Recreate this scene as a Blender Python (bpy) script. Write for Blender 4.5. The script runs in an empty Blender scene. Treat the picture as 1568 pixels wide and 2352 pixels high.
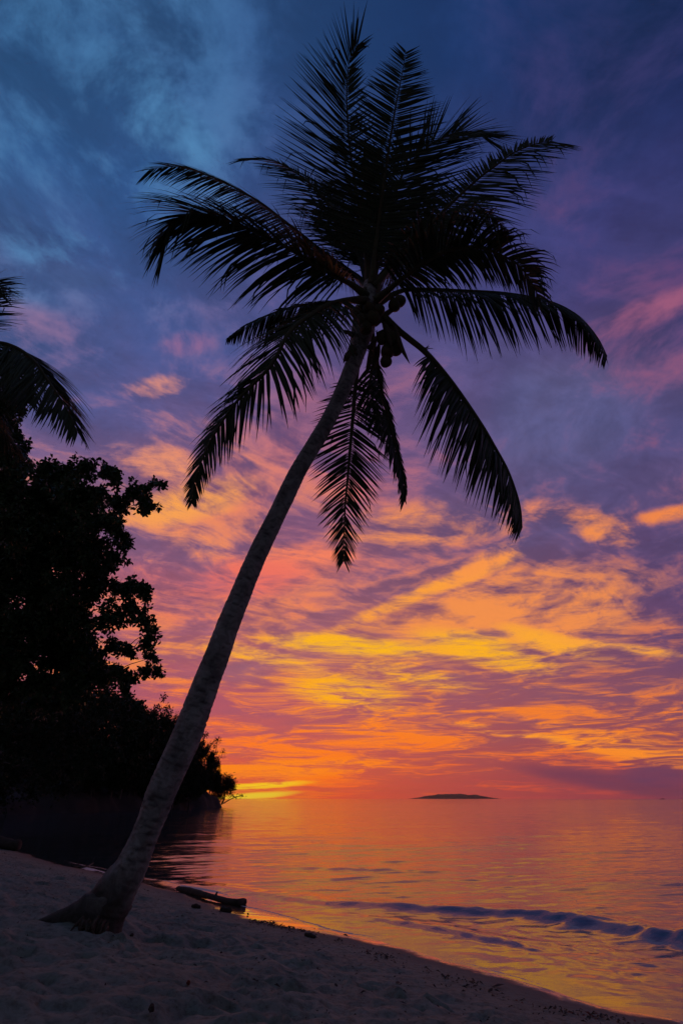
import bpy, bmesh, math, random
import numpy as np
from mathutils import Vector, Matrix
random.seed(7); RNG = np.random.default_rng(7)
scene = bpy.context.scene
C = scene.collection

# ------------------------------------------------------------------ camera
CAM_H = 1.8                      # metres above sea level, on a low tripod on the sand
FOC = 20.0 / 24.0 * 1568.0       # focal length in units of a 1568-wide picture
PITCH = math.atan((1835.0 - 1176.0) / FOC)
cam_data = bpy.data.cameras.new('camera')
cam_data.sensor_fit = 'HORIZONTAL'; cam_data.sensor_width = 24.0; cam_data.lens = 20.0
cam_data.clip_start = 0.05; cam_data.clip_end = 60000.0
cam = bpy.data.objects.new('camera', cam_data); C.objects.link(cam)
cam.location = (0, 0, CAM_H); cam.rotation_euler = (math.pi / 2 + PITCH, 0, 0)
scene.camera = cam
cP, sP = math.cos(PITCH), math.sin(PITCH)
def ray(sx, sy):
    """direction of a picture point measured on a 1568 x 2352 print of the photograph"""
    u = (sx - 784.0) / FOC; v = (1176.0 - sy) / FOC
    return np.array([u, cP - v * sP, sP + v * cP])
def at_depth(sx, sy, t):
    return np.array([0, 0, CAM_H]) + ray(sx, sy) * t
def at_y(sx, sy, y):
    d = ray(sx, sy); return np.array([0, 0, CAM_H]) + d * (y / d[1])
def at_z(sx, sy, z):
    d = ray(sx, sy); return np.array([0, 0, CAM_H]) + d * ((z - CAM_H) / d[2])

# ------------------------------------------------------------------ colour management, render
vs = scene.view_settings
vs.view_transform = 'Standard'; vs.look = 'None'; vs.gamma = 1.0; vs.exposure = 0.0
vs.use_curve_mapping = False
scene.render.engine = 'CYCLES'
scene.cycles.use_adaptive_sampling = True; scene.cycles.adaptive_threshold = 0.012; scene.cycles.adaptive_min_samples = 8
scene.cycles.use_denoising = True
try: scene.cycles.denoiser = 'OPENIMAGEDENOISE'
except Exception: pass
scene.cycles.max_bounces = 3; scene.cycles.diffuse_bounces = 1; scene.cycles.glossy_bounces = 2
scene.cycles.transparent_max_bounces = 8; scene.cycles.volume_bounces = 0
scene.cycles.sample_clamp_indirect = 4.0

def lin(c):
    out = []
    for k in c[:3]:
        k = k / 255.0
        out.append(k / 12.92 if k <= 0.04045 else ((k + 0.055) / 1.055) ** 2.4)
    return tuple(out)

# ------------------------------------------------------------------ world: dusk sky with sun-lit cloud
SUN_AZ = math.atan2(ray(590, 1830)[0], ray(590, 1830)[1])      # the glow stands left of the middle
world = bpy.data.worlds.new('World'); scene.world = world
world.use_nodes = True
nt = world.node_tree; nt.nodes.clear()
def N(kind, **kw):
    n = nt.nodes.new(kind)
    for k, v in kw.items(): setattr(n, k, v)
    return n
def put(sock, v):
    if hasattr(v, 'is_output') or isinstance(v, bpy.types.NodeSocket): nt.links.new(v, sock)
    else: sock.default_value = v
def M(op, a, b=0.0, c=None, clamp=False):
    n = N('ShaderNodeMath', operation=op); n.use_clamp = clamp
    put(n.inputs[0], a); put(n.inputs[1], b)
    if c is not None: put(n.inputs[2], c)
    return n.outputs[0]
def V(op, a, b=None, s=None):
    n = N('ShaderNodeVectorMath', operation=op)
    put(n.inputs[0], a)
    if b is not None: put(n.inputs[1], b)
    if s is not None: put(n.inputs['Scale'], s)
    return n.outputs['Value'] if op in ('DOT_PRODUCT', 'LENGTH') else n.outputs[0]
def XYZ(x, y, z):
    n = N('ShaderNodeCombineXYZ'); put(n.inputs[0], x); put(n.inputs[1], y); put(n.inputs[2], z)
    return n.outputs[0]
def SEP(v):
    n = N('ShaderNodeSeparateXYZ'); put(n.inputs[0], v); return n.outputs
def NOISE(vec, scale, detail=6, rough=0.55, dist=0.0, dim='3D'):
    n = N('ShaderNodeTexNoise', noise_dimensions=dim)
    put(n.inputs['Vector'], vec); n.inputs['Scale'].default_value = scale
    n.inputs['Detail'].default_value = detail; n.inputs['Roughness'].default_value = rough
    n.inputs['Distortion'].default_value = dist
    return n.outputs
def STEP(v, a, b, ta=0.0, tb=1.0, kind='SMOOTHSTEP'):
    n = N('ShaderNodeMapRange', interpolation_type=kind)
    put(n.inputs[0], v); put(n.inputs[1], a); put(n.inputs[2], b); put(n.inputs[3], ta); put(n.inputs[4], tb)
    return n.outputs[0]
def MIX(f, a, b):
    n = N('ShaderNodeMix', data_type='RGBA'); put(n.inputs[0], f); put(n.inputs[6], a); put(n.inputs[7], b)
    return n.outputs[2]

tc = N('ShaderNodeTexCoord')
D = tc.outputs['Generated']
dx, dy, dz = SEP(D)
el = M('ARCSINE', M('MINIMUM', dz, 0.9999))
az = M('ARCTAN2', dx, dy)
# cloud deck seen in perspective: points on a level plane, softened near the horizon
zc = M('MAXIMUM', dz, 0.0)
zq = M('ADD', zc, 0.075)
px_ = M('DIVIDE', dx, zq); py_ = M('DIVIDE', dy, zq)
deck = XYZ(px_, py_, 0.0)
w1 = NOISE(deck, 0.8, 3, 0.5, 0.0, '2D')
warpv = V('SUBTRACT', w1['Color'], (0.5, 0.5, 0.5))
deckw = V('ADD', deck, V('SCALE', warpv, s=0.55))
# lookups into the colour maps are nudged so that their edges follow the cloud
w2 = NOISE(deck, 2.2, 5, 0.6, 0.0, '2D')
nud = SEP(V('SUBTRACT', w2['Color'], (0.5, 0.5, 0.5)))
namp = STEP(el, 0.0, 0.5, 0.10, 0.24, 'LINEAR')
azn = M('ADD', az, M('MULTIPLY', nud[0], M('MULTIPLY', namp, 1.6)))
eln = M('ADD', el, M('MULTIPLY', nud[1], M('MULTIPLY', namp, STEP(el, 0.0, 0.35, 0.15, 0.9, 'LINEAR'))))

XS = [0, 400, 784, 1180, 1568]
YS = [0, 150, 300, 450, 600, 750, 900, 1050, 1200, 1350, 1500, 1620, 1700, 1760, 1800, 1835]
SHADE = [
 [(40,75,118),(44,80,126),(36,66,114),(28,50,98),(25,42,84)],
 [(44,82,128),(48,86,136),(38,68,118),(33,52,103),(28,44,92)],
 [(48,88,136),(50,86,138),(48,72,125),(46,58,110),(38,50,100)],
 [(50,86,134),(55,84,138),(58,74,128),(58,62,115),(50,56,106)],
 [(56,86,136),(60,82,136),(70,75,130),(70,66,120),(62,58,112)],
 [(70,86,138),(72,84,138),(84,80,132),(84,76,125),(80,70,118)],
 [(88,88,138),(88,86,138),(105,82,130),(88,84,128),(88,78,124)],
 [(112,90,132),(115,90,132),(125,86,128),(90,84,128),(84,76,122)],
 [(135,94,126),(138,92,126),(132,88,122),(100,82,124),(90,74,118)],
 [(150,92,118),(158,92,116),(145,92,118),(128,85,114),(92,68,112)],
 [(160,90,112),(165,92,110),(170,98,106),(142,85,106),(108,72,106)],
 [(175,88,105),(172,86,104),(168,86,100),(154,84,96),(128,76,98)],
 [(200,88,88),(194,88,90),(190,88,86),(160,80,86),(148,74,84)],
 [(222,92,62),(214,90,68),(204,88,72),(160,74,80),(132,66,82)],
 [(240,104,42),(232,98,48),(216,88,58),(168,72,76),(128,62,80)],
 [(244,94,44),(242,92,46),(230,86,52),(184,74,74),(155,64,78)]]
LIT = [   # colour of the lit cloud and how much of it there is
 [(66,114,162,.45),(70,116,164,.47),(50,82,134,.46),(52,58,110,.45),(44,52,100,.45)],
 [(66,114,162,.45),(74,122,172,.47),(52,84,138,.46),(62,60,112,.46),(54,54,104,.46)],
 [(74,126,174,.48),(78,128,176,.48),(66,80,136,.46),(72,64,116,.47),(60,58,108,.45)],
 [(80,130,178,.5),(76,118,170,.44),(75,85,138,.4),(86,68,118,.45),(72,60,112,.4)],
 [(88,138,186,.53),(82,118,172,.4),(95,85,135,.4),(104,74,122,.45),(98,68,118,.45)],
 [(125,110,155,.42),(118,104,152,.4),(125,95,140,.4),(118,84,128,.4),(150,84,120,.5)],
 [(195,125,140,.42),(180,118,140,.4),(155,100,132,.5),(108,88,130,.45),(150,88,118,.48)],
 [(220,132,124,.47),(230,140,112,.49),(205,116,122,.5),(132,90,130,.43),(120,82,126,.42)],
 [(238,144,94,.5),(242,146,90,.51),(230,126,104,.5),(176,106,114,.44),(176,104,106,.4)],
 [(238,124,98,.5),(236,116,102,.51),(230,126,100,.47),(226,130,88,.47),(146,92,114,.43)],
 [(244,138,80,.5),(246,146,74,.5),(250,158,54,.49),(244,144,66,.48),(200,115,88,.44)],
 [(240,106,68,.47),(246,116,62,.49),(252,142,38,.5),(246,126,48,.49),(235,120,58,.46)],
 [(252,112,44,.49),(252,112,46,.51),(254,124,36,.52),(250,126,38,.5),(252,136,32,.50)],
 [(255,136,22,.52),(255,138,20,.54),(255,124,24,.53),(236,100,52,.47),(226,98,60,.42)],
 [(255,168,14,.54),(255,168,14,.56),(254,112,30,.53),(226,88,58,.44),(168,74,78,.36)],
 [(255,152,20,.5),(255,152,24,.5),(252,96,36,.5),(212,80,64,.42),(172,70,76,.34)]]
def grid_at(tab, sx, sy):
    tab = np.asarray(tab, float)
    sx = min(max(sx, XS[0]), XS[-1]); sy = min(max(sy, YS[0]), YS[-1])
    i = min(max(np.searchsorted(XS, sx) - 1, 0), len(XS) - 2); j = min(max(np.searchsorted(YS, sy) - 1, 0), len(YS) - 2)
    fx = (sx - XS[i]) / (XS[i+1] - XS[i]); fy = (sy - YS[j]) / (YS[j+1] - YS[j])
    return (tab[j, i]*(1-fx)+tab[j, i+1]*fx)*(1-fy) + (tab[j+1, i]*(1-fx)+tab[j+1, i+1]*fx)*fy
def picture_of(a, e):
    d = np.array([math.sin(a)*math.cos(e), math.cos(a)*math.cos(e), math.sin(e)])
    f = d[1]*cP + d[2]*sP; up = -d[1]*sP + d[2]*cP
    f = max(f, 0.05)
    return 784 + FOC*d[0]/f, 1176 - FOC*up/f
AZS = [math.radians(k) for k in (-50, -32, -20, -10, 0, 10, 20, 32, 50)]
ELS = [math.radians(k) for k in (0,.8,1.8,3,4.5,6,8,10,12.5,15,18,21,24,28,32,36,40,44,48,52,56,60,65,70)]
EMAX = math.radians(75)
fac_el = M('DIVIDE', eln, EMAX, clamp=True)
def colour_map(tab, alpha):
    prev = prev_a = None
    for k, a in enumerate(AZS):
        r = N('ShaderNodeValToRGB'); cr = r.color_ramp; cr.interpolation = 'LINEAR'
        for q, e in enumerate(ELS):
            s = grid_at(tab, *picture_of(a, e)); pos = e / EMAX
            if q == 0: st = cr.elements[0]; st.position = 0.0
            elif q == 1: st = cr.elements[1]; st.position = pos
            else: st = cr.elements.new(pos)
            st.color = (*lin(s), s[3] if alpha else 1.0)
        put(r.inputs[0], fac_el)
        if prev is None: prev, prev_a = r.outputs[0], r.outputs[1]
        else:
            f = STEP(azn, AZS[k-1], a, kind='LINEAR')
            prev = MIX(f, prev, r.outputs[0])
            if alpha: prev_a = M('ADD', M('MULTIPLY', prev_a, M('SUBTRACT', 1.0, f)), M('MULTIPLY', r.outputs[1], f))
    return prev, prev_a
shade_c, _ = colour_map(SHADE, False)
lit_c, cover = colour_map(LIT, True)

# cloud texture: soft heaps high up, drawn-out wisps in the middle, thin streaks low down
big = NOISE(deckw, 2.0, 6, 0.58, 0.1, '2D')['Fac']
puff = NOISE(deckw, 5.5, 6, 0.64, 0.12, '2D')['Fac']
rot = N('ShaderNodeVectorRotate', rotation_type='Z_AXIS'); put(rot.inputs['Vector'], deckw); rot.inputs['Angle'].default_value = math.radians(-38)
streak = NOISE(V('MULTIPLY', rot.outputs[0], (0.8, 2.4, 1.0)), 2.6, 7, 0.66, 0.5, '2D')['Fac']
lowdeck = XYZ(M('MULTIPLY', az, 7.0), M('MULTIPLY', M('POWER', M('MAXIMUM', el, 0.0), 0.72), 38.0), 0.0)
loww = V('ADD', lowdeck, V('SCALE', warpv, s=1.3))
lown = NOISE(loww, 0.9, 6, 0.6, 0.5, '2D')['Fac']
lowfine = NOISE(V('MULTIPLY', loww, (1.5, 2.1, 1.0)), 1.9, 6, 0.68, 0.5, '2D')['Fac']
low = M('ADD', M('MULTIPLY', lown, 0.64), M('MULTIPLY', lowfine, 0.36))
fl = STEP(el, 0.08, 0.38)
fh = STEP(el, 0.55, 0.85)                                     # overhead the wisps give way to heaps
mid = M('ADD', M('ADD', M('MULTIPLY', big, 0.34), M('MULTIPLY', streak, 0.34)), M('MULTIPLY', puff, 0.32))
heap = M('ADD', M('MULTIPLY', big, 0.52), M('MULTIPLY', puff, 0.48))
high = M('ADD', M('MULTIPLY', mid, M('SUBTRACT', 1.0, fh)), M('MULTIPLY', heap, fh))
tex = M('ADD', M('MULTIPLY', low, M('SUBTRACT', 1.0, fl)), M('MULTIPLY', high, fl))

tex = M('MULTIPLY_ADD', M('SUBTRACT', tex, 0.5), 1.45, 0.5)
# single clouds one can name: each only gathers (or clears) cloud there and tints it; the texture draws the edges
wamp = STEP(el, 0.0, 0.5, 0.003, 0.030, 'LINEAR')
wn = V('SUBTRACT', w2['Color'], (0.5, 0.5, 0.5))
Dn = V('ADD', D, V('SCALE', wn, s=wamp))
def one_cloud(cov, lit, shd, sx, sy, hl, hw, deg, rgb, amount, dark=False):
    amount *= 0.62
    c = ray(sx, sy); r = math.radians(deg)
    a = ray(sx + hl*math.cos(r), sy - hl*math.sin(r)); b = ray(sx - hw*math.sin(r), sy - hw*math.cos(r))
    nrm = lambda q: q/np.linalg.norm(q)
    c = nrm(c); a = nrm(a) - c; b = nrm(b) - c
    la, lb = np.linalg.norm(a), np.linalg.norm(b)
    U = a/la/la; W = b/lb/lb
    u = M('SUBTRACT', V('DOT_PRODUCT', Dn, tuple(U)), float(U @ c)); w = M('SUBTRACT', V('DOT_PRODUCT', Dn, tuple(W)), float(W @ c))
    rr = M('MULTIPLY_ADD', u, u, M('MULTIPLY', w, w))
    body = STEP(rr, 0.0, 2.2, 1.0, 0.0)
    if dark:
        return M('MULTIPLY_ADD', body, -amount, cov), lit, MIX(M('MULTIPLY', body, 0.8), shd, (*lin(rgb), 1.0))
    return M('MULTIPLY_ADD', body, amount, cov), MIX(M('MULTIPLY', body, 0.9), lit, (*lin(rgb), 1.0)), shd
CLOUDS = [
 # sx, sy, half length, half width, tilt, colour, how much is gathered, dark
 (1180,1385,300,90,6,(246,146,76),0.20),
 (1000,1350,250,16,24,(255,162,58),0.14),
 (1120,1288,90,20,30,(250,150,76),0.10),
 (980,1205,200,50,6,(250,150,78),0.16),
 (1290,1175,120,26,-6,(240,140,95),0.16),
 (1380,1215,90,32,-14,(252,148,72),0.24),
 (1550,1182,90,18,10,(250,140,66),0.26),
 (800,1482,180,22,-4,(255,186,20),0.16),
 (1110,1495,150,34,-10,(255,180,28),0.15),
 (800,1588,120,34,-4,(255,176,26),0.15),
 (960,1555,140,20,-8,(255,172,34),0.10),
 (1270,1478,120,22,-12,(255,172,48),0.18),
 (1430,1490,170,10,-1,(252,165,62),0.13),
 (1520,1455,80,28,8,(225,125,80),0.14),
 (1440,1720,200,30,-3,(255,145,44),0.14),
 (1180,1685,130,11,-2,(255,155,48),0.14),
 (600,1508,120,18,-14,(255,175,48),0.18),
 (565,1538,70,20,4,(160,95,112),0.16,True),
 (640,1610,180,30,0,(175,84,102),0.10,True),
 (365,890,70,24,6,(245,155,115),0.26),
 (425,795,60,26,12,(170,110,145),0.05),
 (100,770,130,50,-8,(145,112,150),0.02),
 (440,1150,140,40,14,(252,165,80),0.10),
 (340,1050,140,40,-18,(240,150,108),0.12),
 (670,1290,130,36,8,(248,130,95),0.10),
 (560,1330,140,40,4,(238,112,98),0.08),
 (330,240,110,80,-30,(80,134,182),0.08),
 (430,320,70,50,-20,(80,132,180),0.11),
 (60,520,140,60,-50,(82,132,180),0.11),
 (200,590,130,40,-16,(82,130,178),0.12),
 (90,640,150,40,10,(62,84,132),0.10,True),
 (1480,720,170,30,14,(160,92,124),0.10),
 (1490,880,150,50,10,(142,88,124),0.08),
 (1490,1000,140,34,28,(148,88,120),0.08),
 (1290,950,160,110,0,(92,90,135),0.10,True),
 (640,1768,240,18,0,(255,135,30),0.10),
 (590,1806,105,7,0,(255,212,30),0.30),
 (580,1829,85,7,0,(255,224,45),0.50),
 (1420,1800,220,18,2,(112,60,86),0.20,True),
 (1510,1782,80,22,10,(108,62,92),0.18,True),
]

for q in CLOUDS: cover, lit_c, shade_c = one_cloud(cover, lit_c, shade_c, *q)
soft = STEP(el, 0.05, 0.9, 0.13, 0.135, 'LINEAR')
thr = M('SUBTRACT', 1.043, cover)
lo_ = M('SUBTRACT', thr, soft)
mask = M('DIVIDE', M('SUBTRACT', tex, lo_), M('MULTIPLY', soft, 2.0), clamp=True)
# the unlit deck is itself mottled: slate-blue hollows and mauve-grey heaps
mot = STEP(M('ADD', M('MULTIPLY', puff, 0.6), M('MULTIPLY', streak, 0.4)), 0.34, 0.66)
gain = M('MULTIPLY_ADD', mot, M('MULTIPLY', 0.34, fl), M('SUBTRACT', 1.0, M('MULTIPLY', fl, 0.19)))
shade_c = V('MULTIPLY', V('SCALE', shade_c, s=gain), V('ADD', (1.0, 1.0, 1.0), V('SCALE', (0.16, 0.02, -0.06), s=M('MULTIPLY', M('SUBTRACT', w2['Fac'], 0.5), 3.0))))
sky_c = MIX(STEP(mask, 0.0, 1.0), shade_c, lit_c)

# the part of the sky behind the viewer goes on as plain deep dusk blue
back = STEP(dy, -0.25, 0.35, 1.0, 0.0)
sky_c = MIX(back, sky_c, (*lin((56, 58, 72)), 1.0))
nish = N('ShaderNodeTexSky', sky_type='NISHITA'); nish.sun_disc = False
nish.sun_elevation = math.radians(0.5); nish.sun_rotation = SUN_AZ
nish.altitude = 0.0; nish.air_density = 1.0; nish.dust_density = 2.0
bg1 = N('ShaderNodeBackground'); put(bg1.inputs[0], sky_c); bg1.inputs[1].default_value = 0.97
bg2 = N('ShaderNodeBackground'); put(bg2.inputs[0], nish.outputs[0]); bg2.inputs[1].default_value = 0.003
add = N('ShaderNodeAddShader'); put(add.inputs[0], bg1.outputs[0]); put(add.inputs[1], bg2.outputs[0])
wo = N('ShaderNodeOutputWorld'); put(wo.inputs[0], add.outputs[0])
world.cycles.sampling_method = 'MANUAL'; world.cycles.sample_map_resolution = 512

# the sun itself is already down at the horizon: one faint, warm, wide lamp from the glow
sun = bpy.data.lights.new('sun', 'SUN'); sun.energy = 0.01; sun.angle = math.radians(60); sun.color = (1.0, 0.55, 0.22)
sun_o = bpy.data.objects.new('sun', sun); C.objects.link(sun_o)
sd = Vector((math.sin(SUN_AZ)*math.cos(0.035), math.cos(SUN_AZ)*math.cos(0.035), math.sin(0.035)))
sun_o.rotation_euler = sd.to_track_quat('Z', 'Y').to_euler()


# ------------------------------------------------------------------ helpers
def lattice(ix, iy, seed):
    h = (ix.astype(np.int64) * 374761393 + iy.astype(np.int64) * 668265263 + seed * 1442695041) & 0xffffffff
    h = ((h ^ (h >> 13)) * 1274126177) & 0xffffffff
    h = h ^ (h >> 16)
    return (h & 0xffff) / 65535.0
def vnoise(x, y, seed=0):
    x = np.asarray(x, float); y = np.asarray(y, float)
    ix = np.floor(x); iy = np.floor(y); fx = x - ix; fy = y - iy
    fx = fx*fx*fx*(fx*(fx*6-15)+10); fy = fy*fy*fy*(fy*(fy*6-15)+10)
    a = lattice(ix, iy, seed); b = lattice(ix+1, iy, seed); c = lattice(ix, iy+1, seed); d = lattice(ix+1, iy+1, seed)
    return ((a*(1-fx)+b*fx)*(1-fy) + (c*(1-fx)+d*fx)*fy) * 2 - 1
def fbm(x, y, seed=0, octs=4, gain=0.5):
    s = 0; a = 1.0
    for k in range(octs):
        s = s + a * vnoise(x * 2**k + 17.3*k, y * 2**k - 9.1*k, seed + k); a *= gain
    return s
def sstep(x, a, b):
    t = np.clip((x - a) / (b - a), 0, 1); return t*t*(3-2*t)

def mesh_object(name, verts, faces, mat=None, parent=None, smooth=False, attrs=None):
    me = bpy.data.meshes.new(name)
    me.from_pydata([tuple(map(float, v)) for v in verts], [], [tuple(map(int, f)) for f in faces])
    if attrs:
        for an, vals in attrs.items():
            at = me.attributes.new(an, 'FLOAT', 'POINT'); at.data.foreach_set('value', np.asarray(vals, np.float32))
    if smooth: me.polygons.foreach_set('use_smooth', [True]*len(me.polygons))
    me.update()
    o = bpy.data.objects.new(name, me); C.objects.link(o)
    if mat: me.materials.append(mat)
    if parent: o.parent = parent
    return o
def fast_mesh(name, verts, faces, mat=None, parent=None, smooth=False, attrs=None):
    """numpy verts (n,3), faces (m,k) of equal size"""
    verts = np.asarray(verts, np.float32); faces = np.asarray(faces, np.int32); k = faces.shape[1]
    me = bpy.data.meshes.new(name)
    me.vertices.add(len(verts)); me.vertices.foreach_set('co', verts.ravel())
    me.loops.add(faces.size); me.loops.foreach_set('vertex_index', faces.ravel())
    me.polygons.add(len(faces)); me.polygons.foreach_set('loop_start', np.arange(0, faces.size, k, dtype=np.int32))
    if smooth: me.polygons.foreach_set('use_smooth', np.ones(len(faces), bool))
    if attrs:
        for an, vals in attrs.items():
            at = me.attributes.new(an, 'FLOAT', 'POINT'); at.data.foreach_set('value', np.asarray(vals, np.float32))
    me.update(calc_edges=True)
    o = bpy.data.objects.new(name, me); C.objects.link(o)
    if mat: me.materials.append(mat)
    if parent: o.parent = parent
    return o
def grid_faces(nr, nc):
    r, c = np.meshgrid(np.arange(nr-1), np.arange(nc-1), indexing='ij')
    a = (r*nc + c).ravel(); return np.stack([a, a+1, a+nc+1, a+nc], 1)
def empty(name, loc=(0, 0, 0)):
    o = bpy.data.objects.new(name, None); C.objects.link(o); o.location = loc
    o.empty_display_size = 0.2; return o
def tag(o, label, cat, group=None):
    o['label'] = label; o['category'] = cat
    if group: o['group'] = group
    return o
def tube_geo(pts, radii, sides=8, cap=True, up=(0.31, 0.22, 0.92), wob=None):
    """verts and faces of a tapered tube along pts"""
    pts = np.asarray(pts, float); n = len(pts); radii = np.broadcast_to(np.asarray(radii, float), (n,))
    tan = np.gradient(pts, axis=0); tan /= np.linalg.norm(tan, axis=1, keepdims=True) + 1e-9
    ref = np.array(up, float); vs_ = []
    a = np.cross(tan[0], ref); a /= np.linalg.norm(a) + 1e-9
    ang = np.arange(sides) * 2*np.pi/sides
    for i in range(n):
        a = a - tan[i]*(a @ tan[i]); a /= np.linalg.norm(a) + 1e-9
        b = np.cross(tan[i], a)
        r = radii[i] * (np.ones(sides) if wob is None else wob[i])
        vs_.append(pts[i] + (np.cos(ang)*r)[:, None]*a + (np.sin(ang)*r)[:, None]*b)
    v = np.concatenate(vs_); f = []
    for i in range(n-1):
        for k in range(sides):
            k2 = (k+1) % sides
            f.append((i*sides+k, i*sides+k2, (i+1)*sides+k2, (i+1)*sides+k))
    if cap:
        f.append(tuple(range(sides-1, -1, -1))); f.append(tuple((n-1)*sides + k for k in range(sides)))
    return v, f
def join_geo(parts):
    V_, F_ = [], []; off = 0
    for v, f in parts:
        V_.append(np.asarray(v, float)); F_ += [tuple(i+off for i in q) for q in f]; off += len(v)
    return np.concatenate(V_), F_
def spline(pts, n):
    """Catmull-Rom through pts, resampled evenly to n points"""
    p = np.asarray(pts, float)
    q = np.vstack([2*p[0]-p[1], p, 2*p[-1]-p[-2]]); out = []
    for i in range(1, len(q)-2):
        for t in np.linspace(0, 1, 12, endpoint=False):
            a, b, c, d = q[i-1], q[i], q[i+1], q[i+2]
            out.append(0.5*((2*b)+(-a+c)*t+(2*a-5*b+4*c-d)*t*t+(-a+3*b-3*c+d)*t**3))
    out.append(p[-1]); out = np.array(out)
    s = np.concatenate([[0], np.cumsum(np.linalg.norm(np.diff(out, axis=0), axis=1))])
    u = np.linspace(0, s[-1], n)
    return np.stack([np.interp(u, s, out[:, k]) for k in range(out.shape[1])], 1)

# ------------------------------------------------------------------ materials
class Mat:
    def __init__(self, name):
        self.m = bpy.data.materials.new(name); self.m.use_nodes = True
        self.t = self.m.node_tree; self.t.nodes.clear()
        self.out = self.t.nodes.new('ShaderNodeOutputMaterial')
        self.b = self.t.nodes.new('ShaderNodeBsdfPrincipled'); self.t.links.new(self.b.outputs[0], self.out.inputs[0])
    def n(self, kind, **kw):
        q = self.t.nodes.new(kind)
        for k, v in kw.items(): setattr(q, k, v)
        return q
    def l(self, a, b): self.t.links.new(a, b)
    def noise(self, scale, detail=5, rough=0.55, coord=None, dist=0.0):
        q = self.n('ShaderNodeTexNoise'); q.inputs['Scale'].default_value = scale
        q.inputs['Detail'].default_value = detail; q.inputs['Roughness'].default_value = rough; q.inputs['Distortion'].default_value = dist
        if coord is not None: self.l(coord, q.inputs['Vector'])
        return q
    def ramp(self, fac, stops):
        q = self.n('ShaderNodeValToRGB'); cr = q.color_ramp
        for i, (p, c) in enumerate(stops):
            e = cr.elements[i] if i < 2 else cr.elements.new(p)
            e.position = p; e.color = (*c, 1.0)
        self.l(fac, q.inputs[0]); return q.outputs[0]
    def bump(self, h, strength, dist, normal=None):
        q = self.n('ShaderNodeBump'); q.inputs['Strength'].default_value = strength; q.inputs['Distance'].default_value = dist
        self.l(h, q.inputs['Height'])
        if normal is not None: self.l(normal, q.inputs['Normal'])
        return q.outputs[0]
    def pos(self):
        return self.n('ShaderNodeNewGeometry').outputs['Position']
    def objc(self):
        return self.n('ShaderNodeTexCoord').outputs['Object']

def leaf_material(name, c0, c1, rough=0.45, scale=3.0, trans=0.0):
    m = Mat(name); nz = m.noise(scale, 3, 0.6, m.pos())
    m.l(m.ramp(nz.outputs['Fac'], [(0.3, c0), (0.7, c1)]), m.b.inputs['Base Color'])
    m.b.inputs['Roughness'].default_value = rough; m.b.inputs['Specular IOR Level'].default_value = 0.3
    return m.m
def bark_material(name, c0, c1, scale=8.0, bump=0.4):
    m = Mat(name); p = m.pos()
    a = m.noise(scale, 6, 0.65, p, 0.6); b = m.noise(scale*5, 4, 0.6, p)
    m.l(m.ramp(a.outputs['Fac'], [(0.3, c0), (0.72, c1)]), m.b.inputs['Base Color'])
    m.b.inputs['Roughness'].default_value = 0.9
    n1 = m.bump(a.outputs['Fac'], bump, 0.03); n2 = m.bump(b.outputs['Fac'], bump, 0.008, n1)
    m.l(n2, m.b.inputs['Normal'])
    return m.m

MAT_FROND = leaf_material('palm_leaf', (0.02, 0.032, 0.012), (0.045, 0.058, 0.02), 0.5, 6.0)
MAT_RIB = leaf_material('palm_rib', (0.05, 0.045, 0.018), (0.09, 0.075, 0.03), 0.6, 6.0)
MAT_LEAF = leaf_material('broad_leaf', (0.03, 0.055, 0.02), (0.06, 0.10, 0.03), 0.45, 2.0)
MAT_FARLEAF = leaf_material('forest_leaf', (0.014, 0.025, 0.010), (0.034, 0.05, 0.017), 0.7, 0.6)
MAT_BARK = bark_material('tree_bark', (0.06, 0.045, 0.035), (0.16, 0.13, 0.10), 5.0)
MAT_DRIFT = bark_material('driftwood', (0.03, 0.022, 0.017), (0.085, 0.062, 0.046), 9.0)
MAT_HUSK = leaf_material('coconut_husk', (0.04, 0.04, 0.014), (0.10, 0.065, 0.028), 0.6, 9.0)
MAT_FIBRE = bark_material('palm_fibre', (0.05, 0.035, 0.022), (0.13, 0.09, 0.06), 20.0)

# trunk of the leaning palm: pale grey, ringed, blotched
def trunk_material():
    m = Mat('palm_trunk'); p = m.objc()
    a = m.noise(3.2, 6, 0.65, p, 0.5); b = m.noise(26, 5, 0.65, p); c = m.noise(8.0, 4, 0.6, p, 1.2)
    base = m.ramp(a.outputs['Fac'], [(0.28, (0.18, 0.17, 0.165)), (0.52, (0.34, 0.33, 0.32)), (0.8, (0.48, 0.47, 0.46))])
    at = m.n('ShaderNodeAttribute', attribute_name='scar')
    dark = m.n('ShaderNodeMix', data_type='RGBA', blend_type='MIX')
    m.l(at.outputs['Fac'], dark.inputs[0]); m.l(base, dark.inputs[6]); dark.inputs[7].default_value = (0.05, 0.037, 0.03, 1)
    mot = m.n('ShaderNodeMix', data_type='RGBA', blend_type='MULTIPLY'); mot.inputs[0].default_value = 0.7
    m.l(dark.outputs[2], mot.inputs[6]); m.l(m.ramp(c.outputs['Fac'], [(0.38, (0.5, 0.48, 0.47)), (0.58, (1, 1, 1))]), mot.inputs[7])
    m.l(mot.outputs[2], m.b.inputs['Base Color']); m.b.inputs['Roughness'].default_value = 0.92
    n1 = m.bump(c.outputs['Fac'], 0.5, 0.03); m.l(m.bump(b.outputs['Fac'], 0.5, 0.008, n1), m.b.inputs['Normal'])
    return m.m
MAT_TRUNK = trunk_material()

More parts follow.
